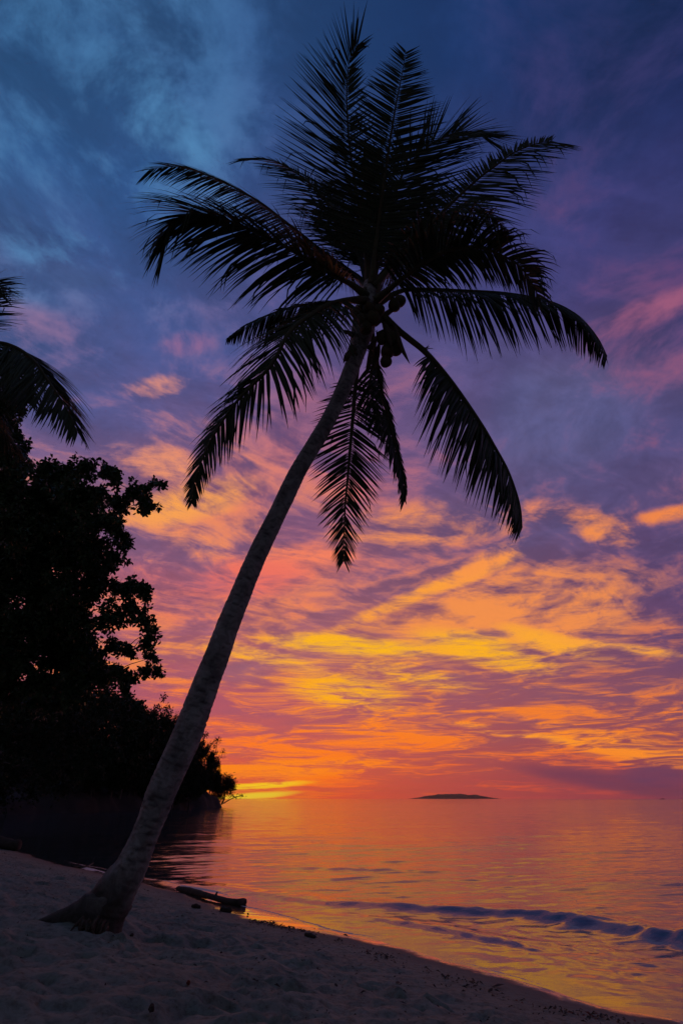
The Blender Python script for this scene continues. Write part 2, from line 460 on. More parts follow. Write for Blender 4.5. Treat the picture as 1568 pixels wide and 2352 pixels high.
# ------------------------------------------------------------------ the beach
ES = np.array([0.59, -0.807]); EO = np.array([0.807, 0.59])     # along the shore / out to sea
SH_S = [-140, -100, -86, -70, -55, -44, -36, -31.6, -27.9, -21.4, -18.1, -15.8, -13.4, -11.2, -8.7, -7.6, -6.3, -5.4, -4.8, -4.15, -3.6, -3.0, 10, 60]
SH_O = [2, 5, 8, 3.0, 2.8, 4.2, 4.9, 5.04, 5.02, 5.16, 5.49, 5.83, 5.98, 6.04, 6.2, 6.27, 6.2, 6.24, 6.28, 6.28, 6.4, 6.3, 6.3, 6.0]
def shore_o(s):
    return np.interp(s, SH_S, SH_O) + 0.06*vnoise(s*0.9, s*0+3.1, 5) + 0.035*vnoise(s*2.7, s*0+8.0, 6)
def to_so(x, y): return ES[0]*x + ES[1]*y, EO[0]*x + EO[1]*y
def to_xy(s, o): return ES[0]*s + EO[0]*o, ES[1]*s + EO[1]*o
PALM_BASE = at_z(178, 2118, 0.56)
NP = 1500
_ps = RNG.uniform(-22, 2, NP); _po = RNG.uniform(-6, 6.0, NP); _pr = RNG.uniform(0.05, 0.16, NP); _pd = RNG.uniform(0.015, 0.065, NP)*(_pr/0.11)
_pa = RNG.uniform(0, math.pi, NP); _pe = RNG.uniform(0.45, 0.9, NP)
def sand_z(x, y, detail=True):
    x = np.asarray(x, float); y = np.asarray(y, float); s, o = to_so(x, y)
    land = shore_o(s) - o                                   # metres up the beach
    z = np.where(land > 0, 0.125*land + 0.012*np.sqrt(np.maximum(land, 0)), 0.10*land)
    z = np.where(land > 9, 0.125*9 + 0.036 + 0.05*(land-9), z)
    z = np.minimum(z, 3.0 + 0.02*land)
    up = sstep(land, 0.75, 2.4)
    z = z + up*(0.05*fbm(x*0.55, y*0.55, 11, 3) + 0.02*fbm(x*2.1, y*2.1, 21, 3))
    if detail:
        d = up*(0.026*fbm(x*4.6, y*4.6, 31, 4, 0.6) - 0.055*np.maximum(0, vnoise(x*3.1, y*3.1, 44))**1.5
                - 0.06*np.maximum(0, vnoise(x*5.5+9, y*5.5, 45)-0.15)**1.3)
        z = z + d
        zi = np.zeros_like(z)
        for k in range(NP):
            q = np.nonzero((np.abs(s-_ps[k]) < 0.6) & (np.abs(o-_po[k]) < 0.6))
            if len(q[0]) == 0: continue
            ds = s[q]-_ps[k]; do = o[q]-_po[k]; ca, sa = math.cos(_pa[k]), math.sin(_pa[k])
            uu = (ds*ca+do*sa)/_pr[k]; vv = (-ds*sa+do*ca)/(_pr[k]*_pe[k]); r2 = uu*uu+vv*vv
            zi[q] += _pd[k]*(-np.exp(-r2*1.2) + 0.55*np.exp(-(np.sqrt(r2)-1.45)**2*5))
        z = z + up*zi
    # the sand is scoured and heaped round the palm's foot
    r = np.hypot(x-PALM_BASE[0], y-PALM_BASE[1])
    return z + 0.05*np.exp(-(r/0.7)**2)
def axis(marks):
    out = []
    for a, b, st in marks: out += list(np.arange(a, b, st))
    return np.array(out)
gs = axis([(-150, -60, 6), (-60, -30, 0.8), (-30, -16, 0.2), (-16, -12, 0.09), (-12, 0.5, 0.045), (0.5, 6, 0.4), (6, 60, 6)])
go = axis([(-90, -30, 6), (-30, -9, 0.7), (-9, -3.5, 0.12), (-3.5, 6.2, 0.05), (6.2, 7.6, 0.1), (7.6, 14, 0.8), (14, 22, 4)])
GS, GO = np.meshgrid(gs, go, indexing='ij'); GX, GY = to_xy(GS, GO)
GZ = sand_z(GX, GY)
land_a = (shore_o(GS) - GO)

def sand_material():
    m = Mat('sand'); p = m.pos()
    a = m.noise(0.9, 5, 0.6, p); b = m.noise(14, 6, 0.7, p); c = m.noise(160, 3, 0.7, p); d = m.noise(4.0, 4, 0.6, p)
    at = m.n('ShaderNodeAttribute', attribute_name='land')
    nz = m.n('ShaderNodeMath', operation='MULTIPLY_ADD'); m.l(d.outputs['Fac'], nz.inputs[0]); nz.inputs[1].default_value = 0.5; m.l(at.outputs['Fac'], nz.inputs[2])
    wet = m.n('ShaderNodeMapRange', interpolation_type='SMOOTHSTEP'); m.l(nz.outputs[0], wet.inputs[0])
    wet.inputs[1].default_value = 0.75; wet.inputs[2].default_value = 1.45; wet.inputs[3].default_value = 1.0; wet.inputs[4].default_value = 0.0
    film = m.n('ShaderNodeMapRange', interpolation_type='SMOOTHSTEP'); m.l(nz.outputs[0], film.inputs[0])
    film.inputs[1].default_value = 0.55; film.inputs[2].default_value = 0.85; film.inputs[3].default_value = 1.0; film.inputs[4].default_value = 0.0
    dry = m.ramp(a.outputs['Fac'], [(0.3, (0.205, 0.218, 0.175)), (0.7, (0.295, 0.31, 0.25))])
    mix1 = m.n('ShaderNodeMix', data_type='RGBA', blend_type='MULTIPLY'); mix1.inputs[0].default_value = 0.75
    m.l(dry, mix1.inputs[6]); m.l(m.ramp(b.outputs['Fac'], [(0.34, (0.35, 0.32, 0.29)), (0.54, (1, 1, 1))]), mix1.inputs[7])
    mix2 = m.n('ShaderNodeMix', data_type='RGBA'); m.l(wet.outputs[0], mix2.inputs[0]); m.l(mix1.outputs[2], mix2.inputs[6])
    mix2.inputs[7].default_value = (0.16, 0.14, 0.12, 1)
    m.l(mix2.outputs[2], m.b.inputs['Base Color'])
    r = m.n('ShaderNodeMapRange'); m.l(film.outputs[0], r.inputs[0]); r.inputs[3].default_value = 0.9; r.inputs[4].default_value = 0.10
    m.l(r.outputs[0], m.b.inputs['Roughness'])
    m.l(film.outputs[0], m.b.inputs['Coat Weight']); m.b.inputs['Coat Roughness'].default_value = 0.04; m.b.inputs['Coat IOR'].default_value = 1.8
    inv = m.n('ShaderNodeMath', operation='SUBTRACT'); inv.inputs[0].default_value = 1.0; m.l(wet.outputs[0], inv.inputs[1])
    h = m.n('ShaderNodeMath', operation='MULTIPLY'); m.l(b.outputs['Fac'], h.inputs[0]); m.l(inv.outputs[0], h.inputs[1])
    h2 = m.n('ShaderNodeMath', operation='MULTIPLY'); m.l(c.outputs['Fac'], h2.inputs[0]); m.l(inv.outputs[0], h2.inputs[1])
    n1 = m.bump(h.outputs[0], 0.55, 0.05); m.l(m.bump(h2.outputs[0], 0.4, 0.006, n1), m.b.inputs['Normal'])
    return m.m
beach = fast_mesh('beach', np.stack([GX, GY, GZ], -1).reshape(-1, 3), grid_faces(len(gs), len(go)), sand_material(), smooth=True, attrs={'land': (land_a + 0.30*sstep(GS, -8.4, -7.0) + 0.2*sstep(-GS, 14, 18) - 0.42*np.exp(-((GS+10.0)/1.5)**2)).ravel()})
beach['kind'] = 'structure'

# ------------------------------------------------------------------ the sea
def poly_dist(x, y, pts):
    """signed distance (positive on the seaward side) and run along an open polyline"""
    pts = np.asarray(pts, float); best = np.full(x.shape, 1e9); sgn = np.zeros(x.shape); run = np.zeros(x.shape); acc = 0
    for i in range(len(pts)-1):
        a, b = pts[i], pts[i+1]; d = b-a; L = np.hypot(*d)
        t = ((x-a[0])*d[0] + (y-a[1])*d[1])/L/L
        tt = np.clip(t, 0 if i else -5, 1 if i < len(pts)-2 else 6)
        px, py = a[0]+tt*d[0], a[1]+tt*d[1]; r = np.hypot(x-px, y-py)
        side = (x-a[0])*(-d[1]) + (y-a[1])*d[0]
        q = r < best
        best = np.where(q, r, best); sgn = np.where(q, np.sign(side), sgn); run = np.where(q, acc + tt*L, run); acc += L
    return best*sgn, run
def crest(x, y, pts, heights, front, rear, seed):
    d, run = poly_dist(x, y, pts)
    L = np.concatenate([[0], np.cumsum([np.hypot(*(np.array(pts[i+1])-np.array(pts[i]))) for i in range(len(pts)-1)])])
    h = np.interp(run, L, heights)
    d = d + 0.07*vnoise(run*0.8, run*0+1.7, seed) + 0.03*vnoise(run*3.1, run*0, seed+1)
    w = np.where(d > 0, rear, front)
    prof = h*np.exp(-(d/w)**2)*(1+0.2*vnoise(run*1.7, d*2.0, seed+2))
    return prof*(1 + 0.16*fbm(run*3.0, d*5.0, seed+3, 3, 0.6))
g2 = lambda sx, sy, z=0.05: tuple(at_z(sx, sy, z)[:2])
CREST1 = [g2(330, 2010), g2(405, 2024), g2(576, 2046), g2(766, 2070), g2(919, 2078), g2(1154, 2096), g2(1318, 2114), g2(1568, 2152), g2(1760, 2196)]
CREST2 = [g2(820, 2096), g2(924, 2112), g2(1040, 2136), g2(1175, 2162), g2(1250, 2176)]
CREST3 = [g2(560, 1985), g2(760, 1992), g2(1000, 2000), g2(1150, 2003)]
CREST4 = [g2(1240, 2036), g2(1400, 2028), g2(1600, 2024), g2(1800, 2024)]
def sea_z(x, y):
    s, o = to_so(x, y); off = o - shore_o(s); r = np.hypot(x, y)
    grow = sstep(off, 0.1, 3.5)
    far = np.clip(14.0/np.maximum(r, 14.0), 0, 1)**0.4
    th = 0.35                                          # wavelets run in from the right
    a = x*math.cos(th) + y*math.sin(th); b = -x*math.sin(th) + y*math.cos(th)
    z = grow*far*(0.013*fbm(a*0.55, b*1.5, 71, 3, 0.55) + 0.004*fbm(a*1.6, b*4.2, 81, 3, 0.6) + 0.046*np.maximum(0, vnoise(a*0.8, b*2.9, 84)-0.24)**1.4 + 0.026*np.maximum(0, vnoise(a*1.7+5, b*5.6, 85)-0.2)**1.4 + 0.11*np.maximum(0, vnoise(a*0.22, b*0.95, 86)-0.30)**1.4*sstep(r, 16, 30))
    z = z + 0.03*sstep(off, 3, 14)*vnoise(a*0.10, b*0.42, 91)*far
    z = z + 0.004*fbm(a*2.2, b*5.0, 95, 2)*sstep(off, 0.0, 0.6)*far
    z = z + crest(x, y, CREST1, [0.012, 0.022, 0.034, 0.05, 0.064, 0.085, 0.105, 0.13, 0.135], 0.25, 0.62, 101)
    z = z + crest(x, y, CREST2, [0.0, 0.035, 0.05, 0.04, 0.0], 0.12, 0.34, 111)
    z = z + crest(x, y, CREST3, [0.0, 0.035, 0.035, 0.0], 0.22, 0.5, 121)
    z = z + crest(x, y, CREST4, [0.0, 0.035, 0.04, 0.03], 0.35, 0.7, 131)
    wake = np.exp(-((off-1.7)/1.0)**2)*sstep(s, -11, -7)
    return z + 0.009*wake*fbm(x*4, y*4, 141, 3, 0.6)
def growing(a0, st0, lim, k):
    out = [a0]; st = st0
    while out[-1] < lim: out.append(out[-1]+st); st *= k
    return np.array(out)
ws = np.concatenate([-growing(22, 0.25, 16000, 1.045)[::-1], np.arange(-21.9, -14, 0.13), np.arange(-14, -1.5, 0.07), growing(-1.5, 0.1, 16000, 1.05)])
wo_ = np.concatenate([[-2, 0, 2, 4, 5], np.arange(5.5, 10.5, 0.055), growing(10.5, 0.06, 18000, 1.018)])
WS, WO = np.meshgrid(ws, wo_, indexing='ij'); WX, WY = to_xy(WS, WO)
WZ = sea_z(WX, WY)
def sea_material():
    m = Mat('sea_water'); p = m.pos()
    m.b.inputs['Base Color'].default_value = (0.012, 0.032, 0.042, 1)
    m.b.inputs['Roughness'].default_value = 0.06; m.b.inputs['IOR'].default_value = 2.5
    mp = m.n('ShaderNodeMapping'); mp.inputs['Rotation'].default_value = (0, 0, math.radians(-12)); mp.inputs['Scale'].default_value = (0.42, 1.0, 1.0); m.l(p, mp.inputs[0])
    n1 = m.noise(7.0, 4, 0.6, mp.outputs[0], 0.3); n2 = m.noise(1.9, 4, 0.55, mp.outputs[0], 0.4)
    at = m.n('ShaderNodeAttribute', attribute_name='rough_water')
    def bump(h, dist, nrm=None):
        q = m.n('ShaderNodeBump'); q.inputs['Distance'].default_value = dist; m.l(h, q.inputs['Height']); m.l(at.outputs['Fac'], q.inputs['Strength'])
        if nrm is not None: m.l(nrm, q.inputs['Normal'])
        return q.outputs[0]
    b1 = bump(n2.outputs['Fac'], 0.075); m.l(bump(n1.outputs['Fac'], 0.030, b1), m.b.inputs['Normal'])
    fo = m.n('ShaderNodeAttribute', attribute_name='foam'); fn = m.noise(16.0, 5, 0.7, mp.outputs[0], 0.5)
    th = m.n('ShaderNodeMath', operation='ADD'); m.l(fo.outputs['Fac'], th.inputs[0]); m.l(fn.outputs['Fac'], th.inputs[1])
    fm = m.n('ShaderNodeMapRange', interpolation_type='SMOOTHSTEP'); m.l(th.outputs[0], fm.inputs[0]); fm.inputs[1].default_value = 1.0; fm.inputs[2].default_value = 1.25
    mixf = m.n('ShaderNodeMix', data_type='RGBA'); m.l(fm.outputs[0], mixf.inputs[0]); mixf.inputs[6].default_value = (0.042, 0.066, 0.072, 1); mixf.inputs[7].default_value = (0.62, 0.62, 0.62, 1)
    m.l(mixf.outputs[2], m.b.inputs['Base Color'])
    rr_ = m.n('ShaderNodeMapRange'); m.l(fm.outputs[0], rr_.inputs[0]); rr_.inputs[3].default_value = 0.06; rr_.inputs[4].default_value = 0.7; m.l(rr_.outputs[0], m.b.inputs['Roughness'])
    return m.m
_r = np.hypot(WX, WY); _off = WO - shore_o(WS)
ruf = (0.30 + 0.70*sstep(_off, 0.2, 3.0))*np.clip(0.75 + 0.25*vnoise(WX*0.02, WY*0.05, 151), 0.4, 1)*(0.20 + 0.55*sstep(np.log10(np.maximum(_r, 1)), 1.5, 2.5))
foam = 0.66*np.exp(-((_off-0.10-0.06*vnoise(WS*1.3, WS*0, 161))/0.07)**2)*(0.75+0.5*vnoise(WS*0.7, WS*0+5, 162)) + 0.62*np.exp(-((_off-0.42-0.22*vnoise(WS*0.6, WS*0, 163))/0.10)**2)*sstep(-WS, 7, 12)*sstep(WS, -30, -20)
d1_, _ = poly_dist(WX, WY, CREST1); foam = foam + 0.60*np.exp(-((d1_+0.30)/0.10)**2)*np.clip(vnoise(WS*0.5, WO*0.5, 165), 0, 1)*(np.hypot(WX, WY) < 25)
sea = fast_mesh('sea', np.stack([WX, WY, WZ], -1).reshape(-1, 3), grid_faces(len(ws), len(wo_)), sea_material(), smooth=True, attrs={'rough_water': ruf.ravel(), 'foam': foam.ravel()})
sea['kind'] = 'structure'

# ------------------------------------------------------------------ wooded headland
HEAD = np.array([(-150, 60), (-70, 66), (-46, 72), (-41.5, 78), (-38, 92), (-35.5, 108), (-32, 124), (-29, 138), (-27.6, 145), (-27.2, 148), (-28.5, 152), (-40, 166), (-80, 190), (-150, 210)], float)
def head_h(x, y):
    P_ = HEAD; inside = np.zeros(x.shape, bool); dist = np.full(x.shape, 1e9); n = len(P_); j = n-1
    for i in range(n):
        xi, yi = P_[i]; xj, yj = P_[j]
        cond = ((yi > y) != (yj > y)) & (x < (xj-xi)*(y-yi)/(yj-yi+1e-12)+xi); inside ^= cond
        d = P_[i]-P_[j]; L2 = d @ d; t = np.clip(((x-xj)*d[0]+(y-yj)*d[1])/L2, 0, 1)
        dist = np.minimum(dist, np.hypot(x-xj-t*d[0], y-yj-t*d[1])); j = i
    sd_ = np.where(inside, dist, -dist) + 0.9*fbm(x*0.22, y*0.22, 201, 3)
    cliff = 1.9*sstep(sd_, -0.3, 1.0) + 0.42*np.clip(sd_-1.0, 0, 24)
    return np.where(sd_ > -0.3, cliff, sd_*1.2) + 0.5*fbm(x*0.5, y*0.5, 211, 3)*sstep(sd_, 0, 1.5)
hx = np.concatenate([np.arange(-150, -50, 3.0), np.arange(-50, -24, 0.6)]); hy = np.arange(58, 206, 0.9)
HX, HY = np.meshgrid(hx, hy, indexing='ij'); HZ = head_h(HX, HY)
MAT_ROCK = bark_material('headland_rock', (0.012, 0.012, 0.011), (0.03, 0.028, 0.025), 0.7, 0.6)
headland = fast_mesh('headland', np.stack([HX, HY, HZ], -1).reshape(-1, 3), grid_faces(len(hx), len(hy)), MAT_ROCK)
headland['kind'] = 'structure'

# ------------------------------------------------------------------ island on the horizon
ISL_D = 9000.0
prof = [(940, 0), (952, 1.5), (965, 3), (978, 6), (990, 6.5), (1000, 8.5), (1012, 9), (1025, 10), (1040, 9.5), (1052, 10.5), (1062, 10), (1072, 8), (1082, 7.5), (1090, 9), (1098, 8), (1108, 5), (1120, 3), (1132, 0)]
ipx = np.linspace(940, 1132, 120); iph = np.interp(ipx, [p[0] for p in prof], [p[1] for p in prof]) + 0.7*fbm(ipx*0.16, ipx*0, 301, 3)*np.sin(np.clip((ipx-940)/192, 0, 1)*math.pi)
iv = []; rows = np.linspace(-1, 1, 15)
upx = ISL_D/ray(784, 1835)[1]/FOC                     # metres per picture unit at the island
for b in rows:
    for x_, h_ in zip(ipx, iph):
        wx = (x_-784)*upx; lift = max(0.0, 1-b*b)**0.7
        iv.append((wx, ISL_D + b*700*(1+0.2*math.sin(x_*0.05)), -3 + (h_*upx+4)*lift*(1 if abs(b) < 0.05 else 0.86+0.14*float(vnoise(x_*0.3, b*4, 305)))))
island = fast_mesh('island', iv, grid_faces(len(rows), len(ipx)), leaf_material('island_forest', (0.03, 0.05, 0.025), (0.06, 0.08, 0.04), 0.9, 0.01))
island['kind'] = 'structure'


# ------------------------------------------------------------------ palms
DOWN = np.array([0, 0, -1.0])
def nrm(v):
    v = np.asarray(v, float); return v/(np.linalg.norm(v)+1e-9)
def leaflet_geo(p, d0, T, length, width, droop, kink, rs):
    """one folded, tapering blade that hangs from the rib: 3 verts to a section"""
    ts = np.array([0, 0.12, 0.34, 0.56, 0.78, 1.0]); pts = [np.array(p, float)]; d = nrm(d0); dirs = []
    bend = rs.normal(0, 0.045, 3)
    for i in range(len(ts)):
        s = ts[i]
        g = droop*s**1.15
        if kink and s > kink: g = min(1.2, g+0.75)
        di = nrm(d*(1-min(g, 0.97)) + DOWN*g + bend*s)
        dirs.append(di)
        if i: pts.append(pts[-1] + 0.5*(dirs[-1]+dirs[-2])*length*(ts[i]-ts[i-1]))
    wprof = np.array([0.40, 0.95, 1.0, 0.80, 0.48, 0.06])*width*0.5
    v = []
    tw = rs.normal(0, 0.25)
    for i in range(len(ts)):
        w = T - dirs[i]*(T @ dirs[i]); w = nrm(w); b = np.cross(dirs[i], w)
        w2 = nrm(w*math.cos(tw) + b*math.sin(tw)); b2 = np.cross(dirs[i], w2)
        v += [pts[i] - w2*wprof[i] - b2*wprof[i]*0.35, pts[i], pts[i] + w2*wprof[i] - b2*wprof[i]*0.35]
    f = []
    for i in range(len(ts)-1):
        a = i*3
        f += [(a, a+1, a+4, a+3), (a+1, a+2, a+5, a+4)]
    return np.array(v), f
def frond(parent, pts3, seed, n=140, Lmax=1.2, left=1.0, right=1.0, nref=(0, 0, 1), twist=0.0, droop=0.75, lift=0.0,
          bare=0.13, alpha=(72, 32), r0=0.045, width=0.040, clip=1.0, ragged=0.06, singles=12, kinks=0.08, gaps=(), tip=0.30, jit=1.0):
    rs = np.random.default_rng(seed)
    P_ = spline(pts3, 90); n_ = len(P_)
    T_ = np.gradient(P_, axis=0); T_ /= np.linalg.norm(T_, axis=1, keepdims=True)
    rad = r0*(1-np.linspace(0, 1, n_))**0.9 + 0.004
    rad[:12] *= np.linspace(1.7, 1.0, 12)
    v, f = tube_geo(P_, rad, 6)
    fr = mesh_object('frond', v, f, MAT_RIB, parent, smooth=True)
    items = []
    for side in (-1, 1):
        sc = left if side < 0 else right
        if sc <= 0: continue
        for k in range(n):
            u = bare + (1-bare)*(k+0.5+rs.uniform(-.25, .25))/n
            if rs.random() < ragged: continue
            if any(a < u < b and sd == side for a, b, sd in gaps): continue
            q = min(u, 0.999)*(n_-1); i = int(q); fr_ = q-i; i2 = min(i+1, n_-1)
            p = P_[i]*(1-fr_) + P_[i2]*fr_; T = nrm(T_[i]*(1-fr_) + T_[i2]*fr_)
            ref = np.array(nref, float); Nn = ref - T*(ref @ T)
            if np.linalg.norm(Nn) < 0.05: Nn = np.array([0, -1, 0.0]) - T*(-T[1])
            Nn = nrm(Nn); S = np.cross(T, Nn)
            c, s_ = math.cos(twist), math.sin(twist); Nn, S = Nn*c + S*s_, S*c - Nn*s_
            x = (u-bare)/(1-bare)
            prof_ = min(1, 0.5+2.4*x)*(1 - (1-tip)*max(0, (x-0.35)/0.65)**1.35)
            L = Lmax*sc*prof_*rs.uniform(0.86, 1.08)*clip
            al = math.radians(alpha[0] + (alpha[1]-alpha[0])*x**0.85 + rs.normal(0, 3.0*jit))
            lf = lift + rs.normal(0, 0.08*jit)
            d0 = T*math.cos(al) + (S*side*math.cos(lf) + Nn*math.sin(lf))*math.sin(al)
            kk = rs.uniform(0.4, 0.75) if rs.random() < kinks else None
            dr = droop*rs.uniform(1-.18*jit, 1+.15*jit)*(0.55+0.45*min(1, L/Lmax))
            g = leaflet_geo(p, d0, T, L, width*rs.uniform(0.75, 1.15)*(0.6+0.4*prof_), dr, kk, rs)
            items.append((L, g))
    order = sorted(range(len(items)), key=lambda q: -items[q][0])
    chosen = set(order[::max(1, len(order)//max(1, singles))][:singles]) if singles else set()
    rest = [items[q][1] for q in range(len(items)) if q not in chosen]
    v, f = join_geo(rest)
    lo = mesh_object('leaflets', v, f, MAT_FROND, fr); lo['kind'] = 'stuff'
    for q in chosen:
        mesh_object('leaflet', items[q][1][0], items[q][1][1], MAT_FROND, fr)
    return fr

def px_path(path, y0):
    """[(sx, sy, dy)] -> points; dy = metres farther (+) or nearer (-) than the crown"""
    return [at_y(a, b, y0+c) for a, b, c in path]

# ---- the leaning coconut palm
CY = 7.2
palm = empty('coconut_palm', tuple(PALM_BASE))
tag(palm, 'tall coconut palm leaning right over the beach with coconuts under its crown', 'palm tree')
bpy.context.view_layer.update()
class Local:                      # parts are built in world space, then brought into the palm's frame
    def __init__(self, root): self.root = root
    def __enter__(self): self.before = set(bpy.data.objects); return self
    def __exit__(self, *a):
        off = Vector(self.root.location)
        for o in set(bpy.data.objects) - self.before:
            if o.parent == self.root: o.location = Vector(o.location) - off
with Local(palm):
    cl = [(232, 2158, 7.75, 40), (238, 2112, 7.75, 46), (252, 2075, 7.75, 49), (272, 2038, 7.74, 45), (299, 1994, 7.73, 36.5), (329, 1928, 7.70, 30.5), (352, 1870, 7.68, 31.5), (375, 1811, 7.66, 33.0), (428, 1694, 7.62, 33.2), (471.5, 1576, 7.58, 30.5),
          (515, 1459, 7.52, 26.3), (562, 1342, 7.46, 23.3), (600, 1255, 7.42, 21.8), (638, 1178, 7.38, 20.2), (680, 1090, 7.32, 19.2), (714, 1032, 7.29, 18.4), (749, 973, 7.26, 17.6), (779, 914, 7.24, 17.0), (803, 856, 7.22, 17.5), (822, 800, 7.2, 20), (836, 745, 7.2, 26), (846, 690, 7.2, 24), (850, 650, 7.2, 14)]
    ctr = []; rr = []
    for sx, sy, y_, hw in cl:
        p = at_y(sx, sy, y_); dep = y_*cP + (p[2]-CAM_H)*sP
        ctr.append([*p, hw/FOC*dep])
    ctr[0][2] -= 0.03
    cc = spline(ctr, 420); tp = cc[:, :3]; tr = cc[:, 3]
    SIDES = 40
    arc = np.concatenate([[0], np.cumsum(np.linalg.norm(np.diff(tp, axis=0), axis=1))])
    ang = np.arange(SIDES)*2*np.pi/SIDES
    A, R = np.meshgrid(ang, arc)
    ph = (R + 0.03*vnoise(np.cos(A)*1.5+5, R*2+np.sin(A), 401))/0.085
    saw = ph - np.floor(ph)
    wob = 1 + 0.045*(saw-0.5)*np.clip(1.2-R/14, 0.4, 1) + 0.045*fbm(np.cos(A)*1.4+R*1.1, np.sin(A)*1.4+R*1.6, 411, 4, 0.6)
    wob += 0.05*np.clip(1-R/2.2, 0, 1)*fbm(np.cos(A)*2.5+R*2, np.sin(A)*2.5+R*4.0, 421, 3, 0.6)
    scar = 0.6*sstep(saw, 0.75, 0.98)*(vnoise(np.cos(A)*2+7, R*5+np.sin(A)*2, 415) > -0.1)
    rs = np.random.default_rng(12)
    cuts = [(at_y(a, b, 7.5), w) for a, b, w in ((655, 1150, .8), (578, 1335, .9), (602, 1290, .4), (548, 1372, .6), (470, 1590, 1.1), (462, 1612, .8), (400, 1735, .9), (412, 1760, .8), (360, 1830, .8), (352, 1838, .9), (370, 1835, .7), (345, 1885, .9), (330, 1900, .9), (350, 1925, .8), (322, 1960, .8), (345, 1950, .7), (300, 1985, .8), (330, 1990, .7), (285, 2030, .8), (620, 1240, .5), (700, 1060, .5))]
    v, f = tube_geo(tp, tr, SIDES, wob=wob)
    body = v.reshape(-1, SIDES, 3)
    for cpos, w in cuts:
        i = int(np.argmin(np.linalg.norm(tp-cpos, axis=1)))
        side_dir = nrm(np.array([cpos[0]-tp[i][0], -1.0*0.35, 0]))*0 + nrm(np.array([(cpos-tp[i])[0]*2.0, -0.30, (cpos-tp[i])[2]*0.3]))
        j = int(np.argmax((body[i]-tp[i]) @ side_dir))
        aa = (A - ang[j] + np.pi) % (2*np.pi) - np.pi
        dr = R - arc[i]
        dr = dr + 0.05*aa**2; m_ = np.exp(-(aa/(0.30+.15*w))**2 - (dr/(0.016*w+0.008))**2)
        scar = np.maximum(scar, m_*0.8); wob = wob - 0.15*w*m_ + 0.07*w*np.exp(-(aa/0.45)**2 - ((dr+0.05)/0.03)**2)
    for k in range(260):                               # small nicks of old leaf bases
        a0 = rs.uniform(0, 6.28); r0_ = rs.uniform(0.2, 9.5)**1.0; aa = (A-a0+np.pi) % (2*np.pi)-np.pi
        m_ = np.exp(-(aa/rs.uniform(0.10, 0.35))**2 - ((R-r0_+.05*aa**2)/rs.uniform(.006,.016))**2)
        scar = np.maximum(scar, 0.6*m_); wob = wob - 0.05*m_
    scar = np.maximum(scar, 0.85*(1-sstep(R + 0.12*vnoise(np.cos(A)*2, R*4+np.sin(A)*2, 417), 0.30, 0.95)))    # earth-stained foot
    v, f = tube_geo(tp, tr, SIDES, wob=wob)
    trunk = mesh_object('trunk', v, f, MAT_TRUNK, palm, smooth=True, attrs={'scar': scar.ravel()})
    # the heel of the trunk runs out to the left into the sand
    heel = [at_y(268, 2052, 7.74), at_y(238, 2080, 7.70), at_y(205, 2096, 7.68), at_y(170, 2107, 7.65), at_y(130, 2115, 7.62), at_y(100, 2121, 7.60), at_y(62, 2129, 7.58)]
    hr = np.interp(np.linspace(0, 1, 40), [0, .18, .34, .5, .68, .82, 1], [0.18, 0.205, 0.195, 0.14, 0.095, 0.055, 0.015])
    hp = spline(heel, 40); ha, hR = np.meshgrid(np.arange(18)*2*np.pi/18, np.linspace(0, 1.2, 40))
    hw_ = 1 + 0.10*fbm(np.cos(ha)*2+hR*3, np.sin(ha)*2+hR*3, 431, 3)
    v, f = tube_geo(hp, hr, 18, wob=hw_)
    mesh_object('root_flare', v, f, MAT_TRUNK, palm, smooth=True, attrs={'scar': np.clip(0.45+0.55*np.repeat(np.linspace(0, 1, 40), 18)*1.5, 0, .88)})
    # bare roots hanging from the undercut front of the foot
    geo = []
    for k in range(70):
        a = rs.uniform(0, 1); top = at_y(188+58*a+rs.normal(0, 4), 2110+22*a+rs.normal(0, 8), 7.62-0.28*rs.random())
        sx = 200+50*a+rs.normal(0, 5); zt = float(sand_z(np.array([top[0]]), np.array([top[1]-0.1]))[0])
        end = np.array([top[0]+rs.normal(0.02, 0.05), top[1]-0.08-0.10*rs.random(), zt-0.04])
        mid = (top+end)/2 + rs.normal(0, 0.02, 3) + np.array([0, -0.03, 0])
        geo.append(tube_geo(spline([top, mid, end], 6), np.linspace(0.016, 0.007, 6), 5))
    v, f = join_geo(geo); rt = mesh_object('roots', v, f, MAT_FIBRE, palm); rt['kind'] = 'stuff'

    F = lambda path, seed, **kw: frond(palm, px_path(path, CY), seed, **kw)
    UPR = dict(droop=0.16, alpha=(66, 24), kinks=0.14)
    # upright fronds
    F([(848,655,0),(832,520,-.1),(812,401,-.3),(801,320,-.5),(797,252,-.7),(796,205,-.85),(799,160,-1.0),(806,128,-1.15),(822,101,-1.3)], 1, n=127, Lmax=1.77, left=1.0, right=.55, nref=(.3,-.95,.05), droop=.05, alpha=(98,30), lift=.10, kinks=.14, singles=16, tip=.42)
    F([(852,655,-.1),(868,520,-.4),(879,440,-.7),(890,360,-1.0),(899,300,-1.2),(910,234,-1.4),(919,190,-1.5),(927,145,-1.6),(932,117,-1.7)], 2, n=117, Lmax=1.25, nref=(0.1,-1,.2), droop=.03, alpha=(84,52), lift=-.05, kinks=.0, ragged=.02, singles=16, width=.040, tip=.22, jit=.5)
    F([(856,650,.1),(880,540,0),(905,450,-.2),(933,382,-.3),(963,355,-.4),(992,329,-.5),(1021,314,-.6),(1050,304,-.6),(1083,301,-.6),(1112,309,-.6)], 3, n=137, Lmax=1.74, left=.95, right=1.0, nref=(-.05,-1,.1), droop=.06, alpha=(84,24), singles=16, tip=.5, jit=.7)
